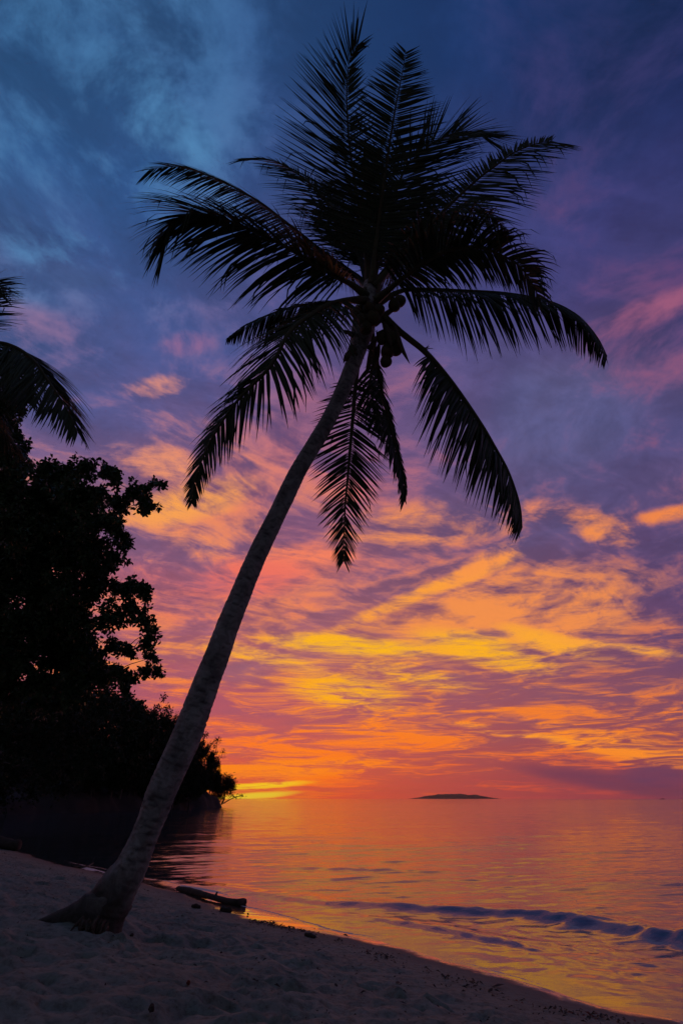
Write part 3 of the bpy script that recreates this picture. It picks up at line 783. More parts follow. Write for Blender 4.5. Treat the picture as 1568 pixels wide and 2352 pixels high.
    F([(858,660,-.1),(900,610,-.2),(950,560,-.3),(1007,496,-.5),(1048,455,-.6),(1100,408,-.7),(1147,373,-.8),(1176,352,-.85),(1206,338,-.9),(1235,328,-.9),(1268,322,-.9)], 4, n=137, Lmax=1.62, left=.36, right=.92, nref=(-.1,-1,.15), droop=.26, alpha=(98,46), lift=.05, singles=16, tip=.42, jit=.7)
    F([(858,655,.5),(930,560,1.0),(1020,490,1.4),(1083,470,1.6),(1124,490,1.7),(1165,528,1.7)], 5, Lmax=1.41, droop=.5, lift=-.5, singles=8)
    # right hand fronds
    F([(862,690,-.2),(919,643,-.5),(963,610,-.8),(1007,584,-1.0),(1042,572,-1.1),(1083,566,-1.2),(1118,572,-1.25),(1153,587,-1.3),(1182,602,-1.3),(1210,632,-1.3),(1238,682,-1.3)], 6, n=122, Lmax=1.34, left=.62, right=1.0, twist=-.15, droop=.85, lift=.05, alpha=(80,34), kinks=.22, singles=18, tip=.35)
    F([(862,700,.1),(921,668,.1),(976,665,.1),(1060,668,.1),(1144,672,.1),(1207,680,.1),(1261,692,.1),(1307,712,.1),(1345,742,.1),(1375,780,.1),(1394,818,.1)], 7, n=127, Lmax=1.28, droop=.62, lift=-.95, alpha=(76,34), singles=22, kinks=.04, tip=.22)
    F([(866,718,-.1),(904,750,-.1),(942,780,-.1),(976,808,-.1),(1018,855,-.1),(1060,910,-.1),(1106,977,-.1),(1137,1029,-.1),(1164,1077,-.1),(1184,1128,-.1),(1195,1169,-.1),(1199,1212,-.1)], 8, n=127, Lmax=1.28, bare=.27, left=.95, right=1.0, droop=.26, lift=-.95, alpha=(72,30), nref=(.85,0,.52), singles=22, kinks=.03, r0=.06, tip=.22, jit=.8)
    # hanging fronds
    F([(848,740,.3),(860,800,.5),(874,878,.6),(880,916,.6),(894,971,.6),(908,1025,.6),(921,1073,.6),(928,1107,.6),(929,1150,.6)], 9, n=98, Lmax=.80, left=.35, right=1.0, bare=.25, droop=.4, nref=(.6,-.75,.2), alpha=(50,24), gaps=((.30,.42,-1),(.42,.5,1)), singles=10)
    F([(838,745,.2),(826,800,.35),(819,861,.4),(814,909,.4),(809,971,.4),(803,1039,.4),(798,1100,.4),(793,1152,.4),(791,1200,.4),(789,1245,.4),(789,1288,.4)], 10, n=102, Lmax=.84, bare=.24, droop=.22, nref=(.1,-1,.1), alpha=(76,28), kinks=.04, singles=20, tip=.26, width=.034)
    F([(850,745,.9),(858,820,1.1),(850,880,1.2),(856,930,1.2),(862,985,1.2)], 17, n=49, Lmax=0.77, bare=.3, droop=.6, nref=(-.3,-1,.1), alpha=(50,24), singles=0, ragged=.3)
    # left hand fronds
    F([(840,690,-.4),(800,688,-.8),(752,700,-1.2),(708,727,-1.5),(679,748,-1.6),(655,777,-1.7),(638,812,-1.7),(615,848,-1.7),(567,897,-1.6),(538,929,-1.5),(509,970,-1.4),(480,1020,-1.3),(456,1076,-1.2),(444,1120,-1.1),(440,1156,-1.1)], 11, n=152, Lmax=1.15, droop=.55, lift=-.25, alpha=(64,32), nref=(-.15,-1,.25), singles=22, kinks=.03, tip=.10)
    F([(838,690,.3),(802,692,.5),(758,694,.6),(699,700,.6),(650,711,.6),(597,731,.6),(559,750,.6),(521,777,.6)], 12, n=98, Lmax=1.00, droop=.6, lift=-.7, alpha=(66,40), clip=.9, singles=10, tip=.15)
    F([(846,665,.4),(820,635,.6),(768,597,.8),(730,569,.9),(682,530,.9),(641,498,.9),(604,469,.9),(566,445,.9),(528,424,.9),(484,405,.9),(450,392,.9),(409,383,.9),(378,383,.9),(344,389,.9)], 13, n=132, Lmax=1.34, left=.9, right=.95, droop=.42, lift=-.75, alpha=(58,26), singles=20, kinks=.04, tip=.4)
    F([(842,680,-.3),(810,655,-.5),(778,638,-.7),(733,612,-.9),(682,581,-1.1),(640,557,-1.2),(580,530,-1.3),(545,514,-1.4),(511,501,-1.4),(477,492,-1.4),(443,489,-1.4),(415,497,-1.4),(395,511,-1.4),(382,527,-1.4)], 14, n=134, Lmax=1.43, left=.95, right=.95, droop=.5, lift=-.5, alpha=(66,18), singles=22, kinks=.12, tip=.75)
    F([(846,655,.3),(820,580,.5),(780,500,.7),(740,450,.8),(716,426,.8),(692,405,.8),(665,387,.8),(631,370,.8),(597,362,.8),(556,364,.8)], 15, n=112, Lmax=1.45, left=1.0, right=.5, droop=.25, lift=-.1, alpha=(60,24), nref=(0,-1,.3), singles=14, tip=.35)
    # inner fronds that close the middle of the crown
    F([(850,650,.5),(846,540,.8),(850,440,1.0),(858,350,1.1)], 16, Lmax=1.3, nref=(0,-1,.1), droop=.12, singles=0)
    F([(848,650,.4),(815,560,.7),(775,490,.9),(752,420,1.0)], 18, Lmax=1.3, nref=(.3,-1,.2), droop=.2, singles=0)
    F([(852,650,.4),(890,560,.7),(940,490,.9),(985,430,1.0)], 19, Lmax=1.3, nref=(-.3,-1,.2), droop=.2, singles=0)
    F([(846,665,.2),(800,620,.6),(755,600,1.0),(715,610,1.3)], 20, Lmax=1.1, droop=.7, singles=0)
    F([(856,665,.4),(920,600,.9),(985,560,1.3),(1050,560,1.6)], 21, Lmax=1.1, droop=.7, singles=0)
    # the folded spear of the youngest leaf
    v, f = tube_geo(spline(px_path([(850,660,0),(858,560,.1),(866,470,.15),(876,400,.2)], CY), 20), np.linspace(.035, .006, 20), 7)
    mesh_object('spear_leaf', v, f, MAT_FROND, palm, smooth=True)
    # leaf bases and fibre round the top of the trunk
    for k, (a, b, c, d, r) in enumerate([(808,800,796,826,.05),(812,770,790,760,.045),(868,770,900,752,.05),(860,742,915,700,.055),(826,745,800,700,.055),(842,730,838,660,.06),(856,735,872,650,.055),(818,820,806,790,.04),(850,800,868,770,.045)]):
        p0 = at_y(a, b, CY-0.12+0.05*(k % 3)); p1 = at_y(c, d, CY-0.28+0.07*(k % 4))
        v, f = tube_geo(spline([p0, (p0+p1)/2+np.array([0, -.03, -.02]), p1], 8), np.linspace(r*1.25, r*0.55, 8), 8)
        mesh_object('leaf_base', v, f, MAT_FIBRE, palm, smooth=True)
    geo = []
    for k in range(60):
        p0 = at_y(rs.uniform(800, 880), rs.uniform(740, 830), CY-0.22+rs.uniform(0, .3)); p2 = p0 + np.array([rs.normal(0, .08), rs.normal(0, .05), -rs.uniform(.1, .35)])
        geo.append(tube_geo(spline([p0, (p0+p2)/2+rs.normal(0, .03, 3), p2], 5), np.linspace(.006, .002, 5), 4))
    v, f = join_geo(geo); fb = mesh_object('fibres', v, f, MAT_FIBRE, palm); fb['kind'] = 'stuff'
    # withered sheaths (two hang right of the nuts, one stub on the left)
    for path, r in (([(905,745,-.25),(918,790,-.25),(941,836,-.25)], .045), ([(880,740,-.3),(893,770,-.3),(899,800,-.3)], .05), ([(818,800,-.25),(798,815,-.22),(788,834,-.2)], .05), ([(962,796,-.1),(975,800,-.1),(986,795,-.1)], .02), ([(975,808,-.1),(984,800,-.12),(997,801,-.15)], .008), ([(975,808,-.1),(980,797,-.12),(986,790,-.15)], .008), ([(870,790,.2),(862,830,.3),(848,860,.3)], .05), ([(852,800,.2),(848,830,.25),(838,868,.3)], .045)):
        v, f = tube_geo(spline(px_path(path, CY), 10), r*np.array([.5, .8, 1, 1.05, 1, .9, .75, .55, .3, .06]), 8)
        mesh_object('sheath', v, f, MAT_FIBRE, palm, smooth=True)
    # coconuts, each with a cap of sepals at its stalk
    bm = bmesh.new(); bmesh.ops.create_icosphere(bm, subdivisions=3, radius=1)
    nv = np.array([q.co[:] for q in bm.verts]); nf = [tuple(w.index for w in q.verts) for q in bm.faces]; bm.free()
    th = np.arctan2(nv[:, 1], nv[:, 0]); prof_ = 1 + 0.06*np.cos(3*th)*(1-nv[:, 2]**2)
    nv = nv*prof_[:, None]; nv[:, 2] *= 1.22; nv[:, :2] *= (1-0.12*nv[:, 2:3])
    cm, ccap = None, None
    cv, cf = tube_geo([(0, 0, 1.05), (0, 0, 1.2), (0, 0, 1.28), (0, 0, 1.6)], [.52, .42, .12, .08], 9)
    for k, (a, b, dy, r) in enumerate([(833,733,-.38,.105),(856,729,-.42,.11),(846,706,-.4,.10),(870,712,-.36,.10),(822,716,-.3,.10),(889,806,-.15,.11),(886,829,-.12,.095),(908,799,-.12,.11),(878,776,-.2,.10),(898,776,-.25,.10),(840,752,-.36,.10),(905,700,-.2,.10),(918,690,-.1,.10)]):
        if cm is None:
            o = mesh_object('coconut', nv, nf, MAT_HUSK, palm, smooth=True); cm = o.data
            cp = mesh_object('stalk_cap', cv, cf, MAT_FIBRE, o, smooth=True); ccap = cp.data
        else:
            o = bpy.data.objects.new('coconut', cm); C.objects.link(o); o.parent = palm
            cp = bpy.data.objects.new('stalk_cap', ccap); C.objects.link(cp); cp.parent = o
        o.location = at_y(a, b, CY+dy); o.scale = (r, r, r)
        o.rotation_euler = (rs.normal(0, .3), rs.normal(0, .3), rs.uniform(0, 6))

# ---- second palm, standing just out of the picture on the left: its fronds reach in
LY = 8.2
base2 = at_y(-420, 1700, LY); base2[2] = float(sand_z(np.array([base2[0]]), np.array([base2[1]]))[0])
crown2 = at_y(-95, 815, LY)
palm2 = empty('coconut_palm', tuple(base2)); tag(palm2, 'coconut palm beyond the left edge, only its frond tips showing', 'palm tree')
bpy.context.view_layer.update()
with Local(palm2):
    tpts = spline([base2, base2*0.66+crown2*0.34+np.array([-.25, 0, 0]), base2*0.3+crown2*0.7+np.array([-.15, 0, 0]), crown2], 160)
    arc2 = np.linspace(0, 8, 160); A2, R2 = np.meshgrid(np.arange(20)*2*np.pi/20, arc2)
    w2_ = 1 + 0.03*((R2/0.09) % 1 - .5) + 0.04*fbm(np.cos(A2)+R2, np.sin(A2)+R2, 451, 3)
    v, f = tube_geo(tpts, np.interp(arc2, [0, .5, 1.5, 8], [.26, .19, .16, .12]), 20, wob=w2_)
    mesh_object('trunk', v, f, MAT_TRUNK, palm2, smooth=True, attrs={'scar': np.zeros(len(v))})
    G = lambda path, seed, **kw: frond(palm2, px_path(path, LY), seed, **kw)
    G([(-95,815,0),(-50,788,-.1),(0,787,-.2),(34,797,-.2),(62,814,-.2),(86,838,-.2),(109,872,-.2),(137,913,-.2),(161,954,-.2),(177,992,-.2)], 31, n=112, Lmax=1.35, nref=(.5,-.6,.6), droop=.35, lift=-.35, alpha=(70,26), singles=18, width=.05)
    G([(-95,815,.3),(-60,790,.5),(-20,800,.7),(20,830,.8),(45,870,.8),(62,920,.8)], 32, n=70, Lmax=1.38, nref=(.4,-.6,.6), droop=.8, singles=8, width=.05)
    G([(-95,815,0),(-85,740,0),(-65,680,0),(-40,650,0),(-15,655,0),(2,680,0)], 33, n=70, Lmax=1.16, nref=(.5,-.8,.4), droop=.35, lift=0, alpha=(60,22), singles=8, width=.05)
    G([(-95,815,.2),(-150,720,.3),(-220,660,.4),(-300,650,.4),(-370,690,.4)], 34, n=60, Lmax=1.30, singles=0)
    G([(-95,815,.2),(-170,800,.4),(-260,830,.5),(-340,900,.6)], 35, n=60, Lmax=1.30, singles=0)
    G([(-95,815,.8),(-60,850,1.4),(-30,930,2.0),(10,1000,2.4),(40,1030,2.6),(66,1052,2.6)], 36, n=60, Lmax=1.01, droop=.6, singles=0)
    for k in range(5):
        p0 = crown2 + np.array([-.15+.08*k, -.15, -.35])
        v, f = tube_geo(spline([p0, p0+np.array([.02, -.1, .2]), p0+np.array([(k-2)*.1, -.2, .45])], 8), np.linspace(.07, .035, 8), 8)
        mesh_object('leaf_base', v, f, MAT_FIBRE, palm2, smooth=True)


# ------------------------------------------------------------------ broad-leaved trees
def leaves_geo(cen, normals, size, rs, shape='ovate'):
    """many small leaves at once: each a folded six-sided blade (4 triangles)"""
    n = len(cen)
    d = rs.normal(0, 1, (n, 3)) + normals*0.9 + np.array([0, 0, -0.55]); d /= np.linalg.norm(d, axis=1, keepdims=True)
    q = rs.normal(0, 1, (n, 3)); w = np.cross(d, q); w /= np.linalg.norm(w, axis=1, keepdims=True); b = np.cross(d, w)
    L = (size*rs.uniform(0.7, 1.25, n))[:, None]; W = L*rs.uniform(0.2, 0.32, (n, 1))
    tip = cen + d*L; m1 = cen + d*L*0.38; m2 = cen + d*L*0.72
    v = np.stack([cen, m1 - w*W + b*W*0.25, m1 + w*W + b*W*0.25, m2 - w*W*0.8 + b*W*0.1, m2 + w*W*0.8 + b*W*0.1, tip], 1).reshape(-1, 3)
    k = (np.arange(n)*6)[:, None]
    f = np.concatenate([k+np.array([[0, 2, 1]]), k+np.array([[1, 2, 4]]), k+np.array([[1, 4, 3]]), k+np.array([[3, 4, 5]])])
    return v, f
def limb(a, b, r0, r1, rs, n=8, sag=0.12, sides=7):
    a = np.asarray(a, float); b = np.asarray(b, float); L = np.linalg.norm(b-a)
    m1 = a*0.66+b*0.34 + rs.normal(0, 0.06*L, 3) + np.array([0, 0, sag*L*0.6]); m2 = a*0.33+b*0.67 + rs.normal(0, 0.06*L, 3) + np.array([0, 0, sag*L*0.5])
    return tube_geo(spline([a, m1, m2, b], n), np.linspace(r0, r1, n), sides), m2
def broad_tree(name, label, base, clumps, trunk_top, r_base, leaf, per, seed, mat, group=None, extra_twigs=0, cat='tree'):
    """clumps: [(centre, radius)] of foliage; limbs run from the trunk to each clump"""
    rs = np.random.default_rng(seed); root = empty(name, tuple(base)); tag(root, label, cat, group)
    with Local(root):
        geo = []; base = np.asarray(base, float); top = np.asarray(trunk_top, float)
        stem = spline([base, base*.6+top*.4+rs.normal(0, .2, 3), base*.25+top*.75+rs.normal(0, .2, 3), top], 14)
        geo.append(tube_geo(stem, np.linspace(r_base, r_base*0.42, 14)*np.array([1.35, 1.1]+[1]*12), 10))
        nodes = [(p, r_base*0.5) for p in stem[6:]]
        cs = sorted(clumps, key=lambda c: np.linalg.norm(np.asarray(c[0])-top))
        cen_all, nor_all = [], []
        for c, r in cs:
            c = np.asarray(c, float)
            j = min(range(len(nodes)), key=lambda q: np.linalg.norm(nodes[q][0]-c) + 0.6*max(0, nodes[q][0][2]-c[2]))
            p, pr = nodes[j]; r0 = max(0.03, min(pr*0.75, 0.05+0.018*np.linalg.norm(p-c)))
            g, mid = limb(p, c, r0, r0*0.45, rs); geo.append(g); nodes += [(c, r0*0.5), (mid, r0*0.7)]
            for _ in range(5 + extra_twigs):
                e = c + nrm(rs.normal(0, 1, 3))*r*rs.uniform(0.6, 1.1); g, _m = limb(c, e, r0*0.4, 0.008, rs, 5, 0.02, 4); geo.append(g)
            n = int(per*r**2); nt_ = max(7, int(15*r))
            dirs = rs.normal(0, 1, (nt_, 3)); dirs /= np.linalg.norm(dirs, axis=1, keepdims=True); ln = r*rs.uniform(0.45, 1.2, nt_)
            pick = rs.integers(0, nt_, n); u = rs.uniform(0.15, 1.05, n)**0.75
            off = rs.normal(0, 1, (n, 3)); off /= np.linalg.norm(off, axis=1, keepdims=True)
            cen = c + dirs[pick]*(ln[pick]*u)[:, None] + off*(rs.uniform(0, 1, n)**0.6*0.26*max(r, .55))[:, None] + np.array([0, 0, -0.12])*(u**2)[:, None]
            cen_all.append(cen); nor_all.append(off)
        v, f = join_geo(geo); mesh_object('trunk', v, f, MAT_BARK, root, smooth=True)
        v, f = leaves_geo(np.concatenate(cen_all), np.concatenate(nor_all), leaf, rs)
        cr = fast_mesh('crown', v, f, mat, root); cr['kind'] = 'stuff'
    return root

rs = np.random.default_rng(77)
# ---- the big tree at the left edge of the beach; clumps measured on the picture (x, y, radius)
CL1 = [(40,1085,34),(95,1080,30),(150,1085,30),(205,1078,28),(245,1075,22),(258,1096,26),(300,1122,24),(330,1128,22),(345,1165,20),(335,1150,20),(368,1112,13),(356,1106,10),
       (30,1140,44),(95,1145,42),(160,1140,42),(220,1135,38),(275,1150,30),(262,1195,30),(275,1225,26),(285,1248,18),(225,1195,38),(160,1205,42),(90,1210,44),(25,1215,48),
       (270,1278,24),(255,1300,22),(215,1262,34),(150,1275,40),(80,1285,44),(15,1295,48),(235,1330,20),(300,1345,28),(325,1350,22),(338,1368,16),(270,1355,28),(215,1350,34),(150,1350,40),(80,1355,44),(15,1365,46),
       (330,1415,26),(350,1450,20),(340,1475,22),(300,1400,28),(250,1415,36),(190,1425,40),(120,1430,44),(45,1435,46),(-10,1440,40),
       (345,1510,16),(358,1535,16),(330,1540,18),(290,1490,22),(262,1480,24),(200,1490,38),(130,1500,42),(55,1505,46),(300,1555,22),(270,1545,26),(285,1580,16),(230,1555,32),(170,1565,40),(100,1570,44),(25,1575,48)]
T1D = 33.0
cl = []
for (a, b, r) in CL1:
    t = T1D + rs.normal(0, 1.3) - 0.006*(300-a)*0; cl.append((at_depth(a, b, t), r/FOC*t*1.18))
for _ in range(85):                              # foliage on the far side closes the middle of the crown
    a, b = rs.uniform(-60, 215), rs.uniform(1085, 1590); cl.append((at_depth(a, b, T1D+2.6+rs.normal(0, .6)), rs.uniform(1.0, 1.5)))
b1 = at_depth(-130, 1880, T1D); b1[2] = float(sand_z(np.array([b1[0]]), np.array([b1[1]]), False)[0])-0.2
broad_tree('broadleaf_tree', 'big dark broad-leaved tree spreading in from the left edge behind the palm', b1, cl, at_depth(-40, 1330, T1D), 0.55, 0.25, 760, 501, MAT_LEAF)
# ---- the taller tree above it, under the left palm's fronds
CL2 = [(10,905,34),(35,925,22),(48,940,14),(0,950,40),(20,985,34),(48,1010,22),(55,1030,16),(10,1030,40),(30,1062,28),(-40,900,44),(-60,960,50),(-50,1020,50),(-110,930,50),(-100,1010,50),(-20,1080,40)]
cl = []
for (a, b, r) in CL2:
    t = 37 + rs.normal(0, 1.0); cl.append((at_depth(a, b, t), r/FOC*t*1.05))
b2 = at_depth(-180, 1870, 37.0); b2[2] = float(sand_z(np.array([b2[0]]), np.array([b2[1]]), False)[0])-0.2
broad_tree('broadleaf_tree', 'tall tree top rising at the left edge under the frond tips', b2, cl, at_depth(-90, 1080, 37.0), 0.5, 0.25, 800, 502, MAT_LEAF)
# ---- darker tree behind, filling the left edge down to the cove
CL3 = [(60,1620,60),(150,1625,55),(230,1620,45),(0,1690,60),(90,1700,60),(180,1690,55),(250,1665,36),(280,1620,26),(-40,1760,60),(40,1770,55),(120,1765,50),(200,1745,45),(255,1725,36),(0,1820,40),(80,1815,36),(150,1805,36),(-60,1640,60)]
cl = []
for (a, b, r) in CL3:
    t = 62 + rs.normal(0, 2.0); cl.append((at_depth(a, b, t), r/FOC*t))
b3 = at_depth(-60, 1866, 64.0); b3[2] = 0.4
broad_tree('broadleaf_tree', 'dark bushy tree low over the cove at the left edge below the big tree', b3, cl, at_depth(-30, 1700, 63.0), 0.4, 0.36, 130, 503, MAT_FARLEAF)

# ---- trees of the headland: four kinds, copied, each stood on the slope where the photo shows its top
def forest_tree(seed, wide):
    r_ = np.random.default_rng(seed); cl = []
    for k in range(26):
        u = r_.uniform(0, 1); a = r_.uniform(0, 6.283); rad = wide*(0.25+0.75*math.sin(math.pi*(0.15+0.8*u)))*r_.uniform(.55, 1)
        cl.append((np.array([math.cos(a)*rad*.36, math.sin(a)*rad*.36, 0.28+0.62*u]), r_.uniform(0.09, 0.15)))
    cl.append((np.array([0, 0, 0.9]), 0.10))
    return cl
PROTO = []
def make_forest_tree(seed, wide, leaf=0.034):
    r_ = np.random.default_rng(seed); root = empty('forest_tree'); geo = []; cen_all, nor_all = [], []
    cl = forest_tree(seed, wide)
    stem = spline([(0, 0, -.06), (.02, .01, .25), (-.01, .02, .5), (0, 0, .75)], 10); geo.append(tube_geo(stem, np.linspace(.028, .01, 10), 7))
    for c, r in cl:
        g, _ = limb(stem[min(9, int(10*max(.2, c[2]-.2)))], c, .009, .003, r_, 5, .05, 4); geo.append(g)
        n = int(300*(r/.12)**2); off = r_.normal(0, 1, (n, 3)); off /= np.linalg.norm(off, axis=1, keepdims=True)
        subs = c + r_.normal(0, .5*r, (9, 3)); pick = r_.integers(0, 9, n)
        cen_all.append(subs[pick] + off*(r_.uniform(.2, 1, n)*.5*r)[:, None]); nor_all.append(off)
    v, f = join_geo(geo); mesh_object('trunk', v, f, MAT_BARK, root, smooth=True)
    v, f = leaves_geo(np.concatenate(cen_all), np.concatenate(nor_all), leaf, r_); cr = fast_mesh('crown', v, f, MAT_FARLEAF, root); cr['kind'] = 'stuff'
    return root
protos = [make_forest_tree(600+k, w, lf) for k, (w, lf) in enumerate([(1.0, .036), (1.25, .036), (.8, .034), (1.05, .040)])]
used = [False]*4
def plant(k, sx, sy_top, depth, label, group=None, wide=1.0, rz=None):
    p = at_depth(sx, sy_top, depth); top = p[2]; gz = float(head_h(np.array([p[0]]), np.array([p[1]]))[0])
    h = max(4.0, top-gz)/1.0
    root = protos[k]
    if used[k]:
        kids = [c for c in root.children]
        root = root.copy(); C.objects.link(root)
        for c in kids:
            d = c.copy(); C.objects.link(d); d.parent = root
    used[k] = True
    w = min(h, 15.0)*wide
    root.location = (p[0], p[1], max(gz, 0.3)); root.scale = (w, w, h); root.rotation_euler = (0, 0, rs.uniform(0, 6.28) if rz is None else rz)
    tag(root, label, 'tree', group); return root
plant(0, 318, 1606, 110, 'rounded headland tree whose crown tops the ridge right of the big tree', wide=.8)
plant(1, 352, 1622, 116, 'broad headland tree on the ridge just left of the leaning trunk', wide=.75)
plant(2, 388, 1642, 122, 'small thin-topped tree on the ridge touching the left side of the leaning trunk', wide=.75)
plant(3, 424, 1664, 126, 'headland tree on the slope hidden behind the leaning trunk', wide=.7)
plant(2, 452, 1688, 130, 'narrow headland tree just right of the leaning trunk', wide=.75)
plant(0, 474, 1712, 134, 'headland tree halfway down the slope right of the leaning trunk', wide=.7)
plant(1, 490, 1738, 137, 'last full tree of the headland before the point', wide=.6)
plant(2, 500, 1772, 139, 'low tree at the steep end of the headland', wide=.75)
HG = 'trees massed on the dark headland'
for k, (a, b, d) in enumerate([(290,1590,100),(250,1585,98),(200,1580,95),(150,1580,93),(100,1585,92),(50,1590,90),(0,1590,90),
                               (300,1660,100),(340,1690,108),(380,1700,114),(420,1720,119),(450,1745,124),(472,1770,130),
                               (270,1720,96),(320,1745,101),(365,1755,107),(405,1775,112),(440,1790,117),(462,1805,124),(496,1800,138),
                               (230,1740,92),(180,1740,90),(130,1745,88),(80,1750,86),(30,1750,84),(210,1660,95),(160,1660,93),(110,1665,91),(340,1800,104),(300,1800,98),(260,1795,93),(215,1795,88),(170,1795,85),(120,1800,83),(70,1800,81),(20,1800,80),(380,1810,110),(420,1815,116),(500,1815,139)]):
    plant(k % 4, a, b, d, 'one of the dark trees massed on the headland behind the leaning trunk', HG, wide=1.0)

# ---- thin saplings that stick out of the ridge against the sky
def sapling(name, label, path, depth, r, heads, seed, leaf=0.30, cat='tree'):
    r_ = np.random.default_rng(seed); pts = [at_depth(a, b, depth) for a, b in path]; root = empty(name, tuple(pts[0])); tag(root, label, cat)
    with Local(root):
        geo = [tube_geo(spline(pts, 12), np.linspace(r, r*.4, 12), 6)]; cen, nor = [], []
        for (a, b, hr, n) in heads:
            c = at_depth(a, b, depth+r_.normal(0, .5)); j = min(range(len(pts)), key=lambda q: np.linalg.norm(pts[q]-c)); R_ = hr/FOC*depth
            for _ in range(3): geo.append(limb(pts[j], c+r_.normal(0, .4*R_, 3), r*.45, .02, r_, 6, .05, 5)[0])
            if n:
                o = r_.normal(0, 1, (n, 3)); cen.append(c + o*R_*.5); nor.append(o)
        v, f = join_geo(geo); mesh_object('trunk', v, f, MAT_BARK, root, smooth=True)
        if cen:
            v, f = leaves_geo(np.concatenate(cen), np.concatenate(nor), leaf, r_); cr = fast_mesh('crown', v, f, MAT_FARLEAF, root); cr['kind'] = 'stuff'
    return root
sapling('sapling', 'thin sapling with a leafy tuft leaning out of the ridge left of the leaning trunk', [(398,1668),(403,1652),(408,1646)], 122, .10, [(408,1644,7,110),(404,1649,4,40),(398,1652,6,60)], 701)
sapling('sapling', 'small tuft on a stem just right of the leaning trunk', [(466,1706),(468,1695),(471,1690)], 130, .10, [(471,1687,6,110),(467,1692,5,60)], 702)
sapling('sapling', 'slender dead-looking sapling with few leaves on the headland slope', [(494,1735),(497,1718),(500,1700)], 134, .11, [(500,1698,6,50),(494,1702,5,30),(503,1704,4,24),(489,1708,5,26)], 703)
sapling('sapling', 'twiggy sapling at the shoulder of the headland with a tuft at its tip', [(500,1752),(507,1740),(513,1727)], 137, .09, [(513,1725,4,26),(517,1734,5,0),(508,1730,4,14),(516,1741,5,0)], 704)
shrub = sapling('shore_tree', 'leafy little tree leaning out over the water at the tip of the headland', [(509,1848),(515,1834),(517,1815),(520,1798)], 140, .22,
        [(518,1792,11,520),(526,1793,10,460),(532,1799,9,330),(523,1803,12,560),(530,1808,9,300),(514,1804,10,420),(536,1806,6,110),(507,1812,8,300),(540,1812,4,30),(525,1816,9,220),(511,1824,8,220),(505,1834,8,200)], 705, leaf=.34)
sapling('fallen_branch', 'bare forked branch reaching over the water at the tip of the headland', [(513,1846),(526,1838),(540,1832),(556,1829)], 140, .14, [(549,1826,5,14),(556,1828,6,10),(538,1828,7,22),(530,1828,8,40),(560,1831,4,8),(545,1836,5,0)], 706, cat='branch')


# ------------------------------------------------------------------ driftwood, wrack and the far boat
rs = np.random.default_rng(909)
def ground(sx, sy):
    z = 0.3
    for _ in range(8):
        p = at_z(sx, sy, z); z = float(sand_z(np.array([p[0]]), np.array([p[1]]))[0])
    return at_z(sx, sy, z)
def log(name, label, pts, radii, seed, cat='log', knots=()):
    r_ = np.random.default_rng(seed); root = empty(name, tuple(pts[0])); tag(root, label, cat)
    with Local(root):
        n = 46; P_ = spline(pts, n); rad = np.interp(np.linspace(0, 1, n), np.linspace(0, 1, len(radii)), radii)
        A_, R_ = np.meshgrid(np.arange(16)*2*np.pi/16, np.linspace(0, 4, n)); w = 1 + .12*fbm(np.cos(A_)*1.2+R_*2, np.sin(A_)*1.2+R_*2, seed, 4, .6)
        w[0] *= .82; w[-1] *= .8
        v, f = tube_geo(P_, rad, 16, wob=w); mesh_object('trunk', v, f, MAT_DRIFT, root, smooth=True)
        for (u, d, L, r) in knots:
            p = P_[int(u*(n-1))]; g, _ = limb(p, p+np.array(d)*L, r, r*.4, r_, 6, .05, 7); mesh_object('branch_stub', g[0], g[1], MAT_DRIFT, root, smooth=True)
    return root
def lie(sx, sy, lift): p = ground(sx, sy); p[2] += lift; return p
log('driftwood_log', 'long dark driftwood log lying at the water\'s edge right of the palm', [lie(407, 2049, .06), lie(459, 2062, .06), lie(513, 2076, .05), lie(540, 2081, .05), lie(562, 2081, .06)], [.05, .062, .058, .05, .055, .062], 911, knots=((.62, (.3, -.2, .6), .16, .035),))
log('driftwood_log', 'thick dark log end poking in at the left edge of the beach', [lie(-120, 1938, .16), lie(-40, 1944, .17), lie(15, 1952, .17), lie(43, 1956, .17)], [.22, .22, .22, .20], 912)
log('driftwood_branch', 'small forked driftwood branch at the wet edge left of the palm trunk', [lie(170, 1992, .02), lie(188, 1995, .02), lie(204, 1994, .03), lie(214, 1990, .08)], [.02, .035, .045, .03], 913, 'branch', ((.8, (.25, 0, .9), .22, .03), (.55, (-.6, .1, .5), .2, .02)))
log('stick', 'thin stick in the shallow wash just left of the palm trunk', [lie(236, 1995, .03), lie(244, 1993, .03), lie(251, 1990, .05)], [.012, .014, .008], 914, 'stick')
log('driftwood_chunk', 'short dark chunk of driftwood on the sand below the long log', [lie(506, 2094, .03), lie(518, 2096, .03), lie(531, 2097, .03)], [.035, .04, .03], 915, 'driftwood', ((.7, (.2, 0, 1), .06, .02),))
log('driftwood_chunk', 'small reddish brown husk piece on the sand left of the long log', [lie(440, 2085, .02), lie(450, 2087, .03), lie(460, 2088, .02)], [.02, .035, .02], 916, 'driftwood')
log('driftwood_chunk', 'flat dark piece of bark on the sand right of the middle', [lie(700, 2151, .02), lie(712, 2154, .02), lie(724, 2157, .02)], [.02, .03, .015], 917, 'driftwood')

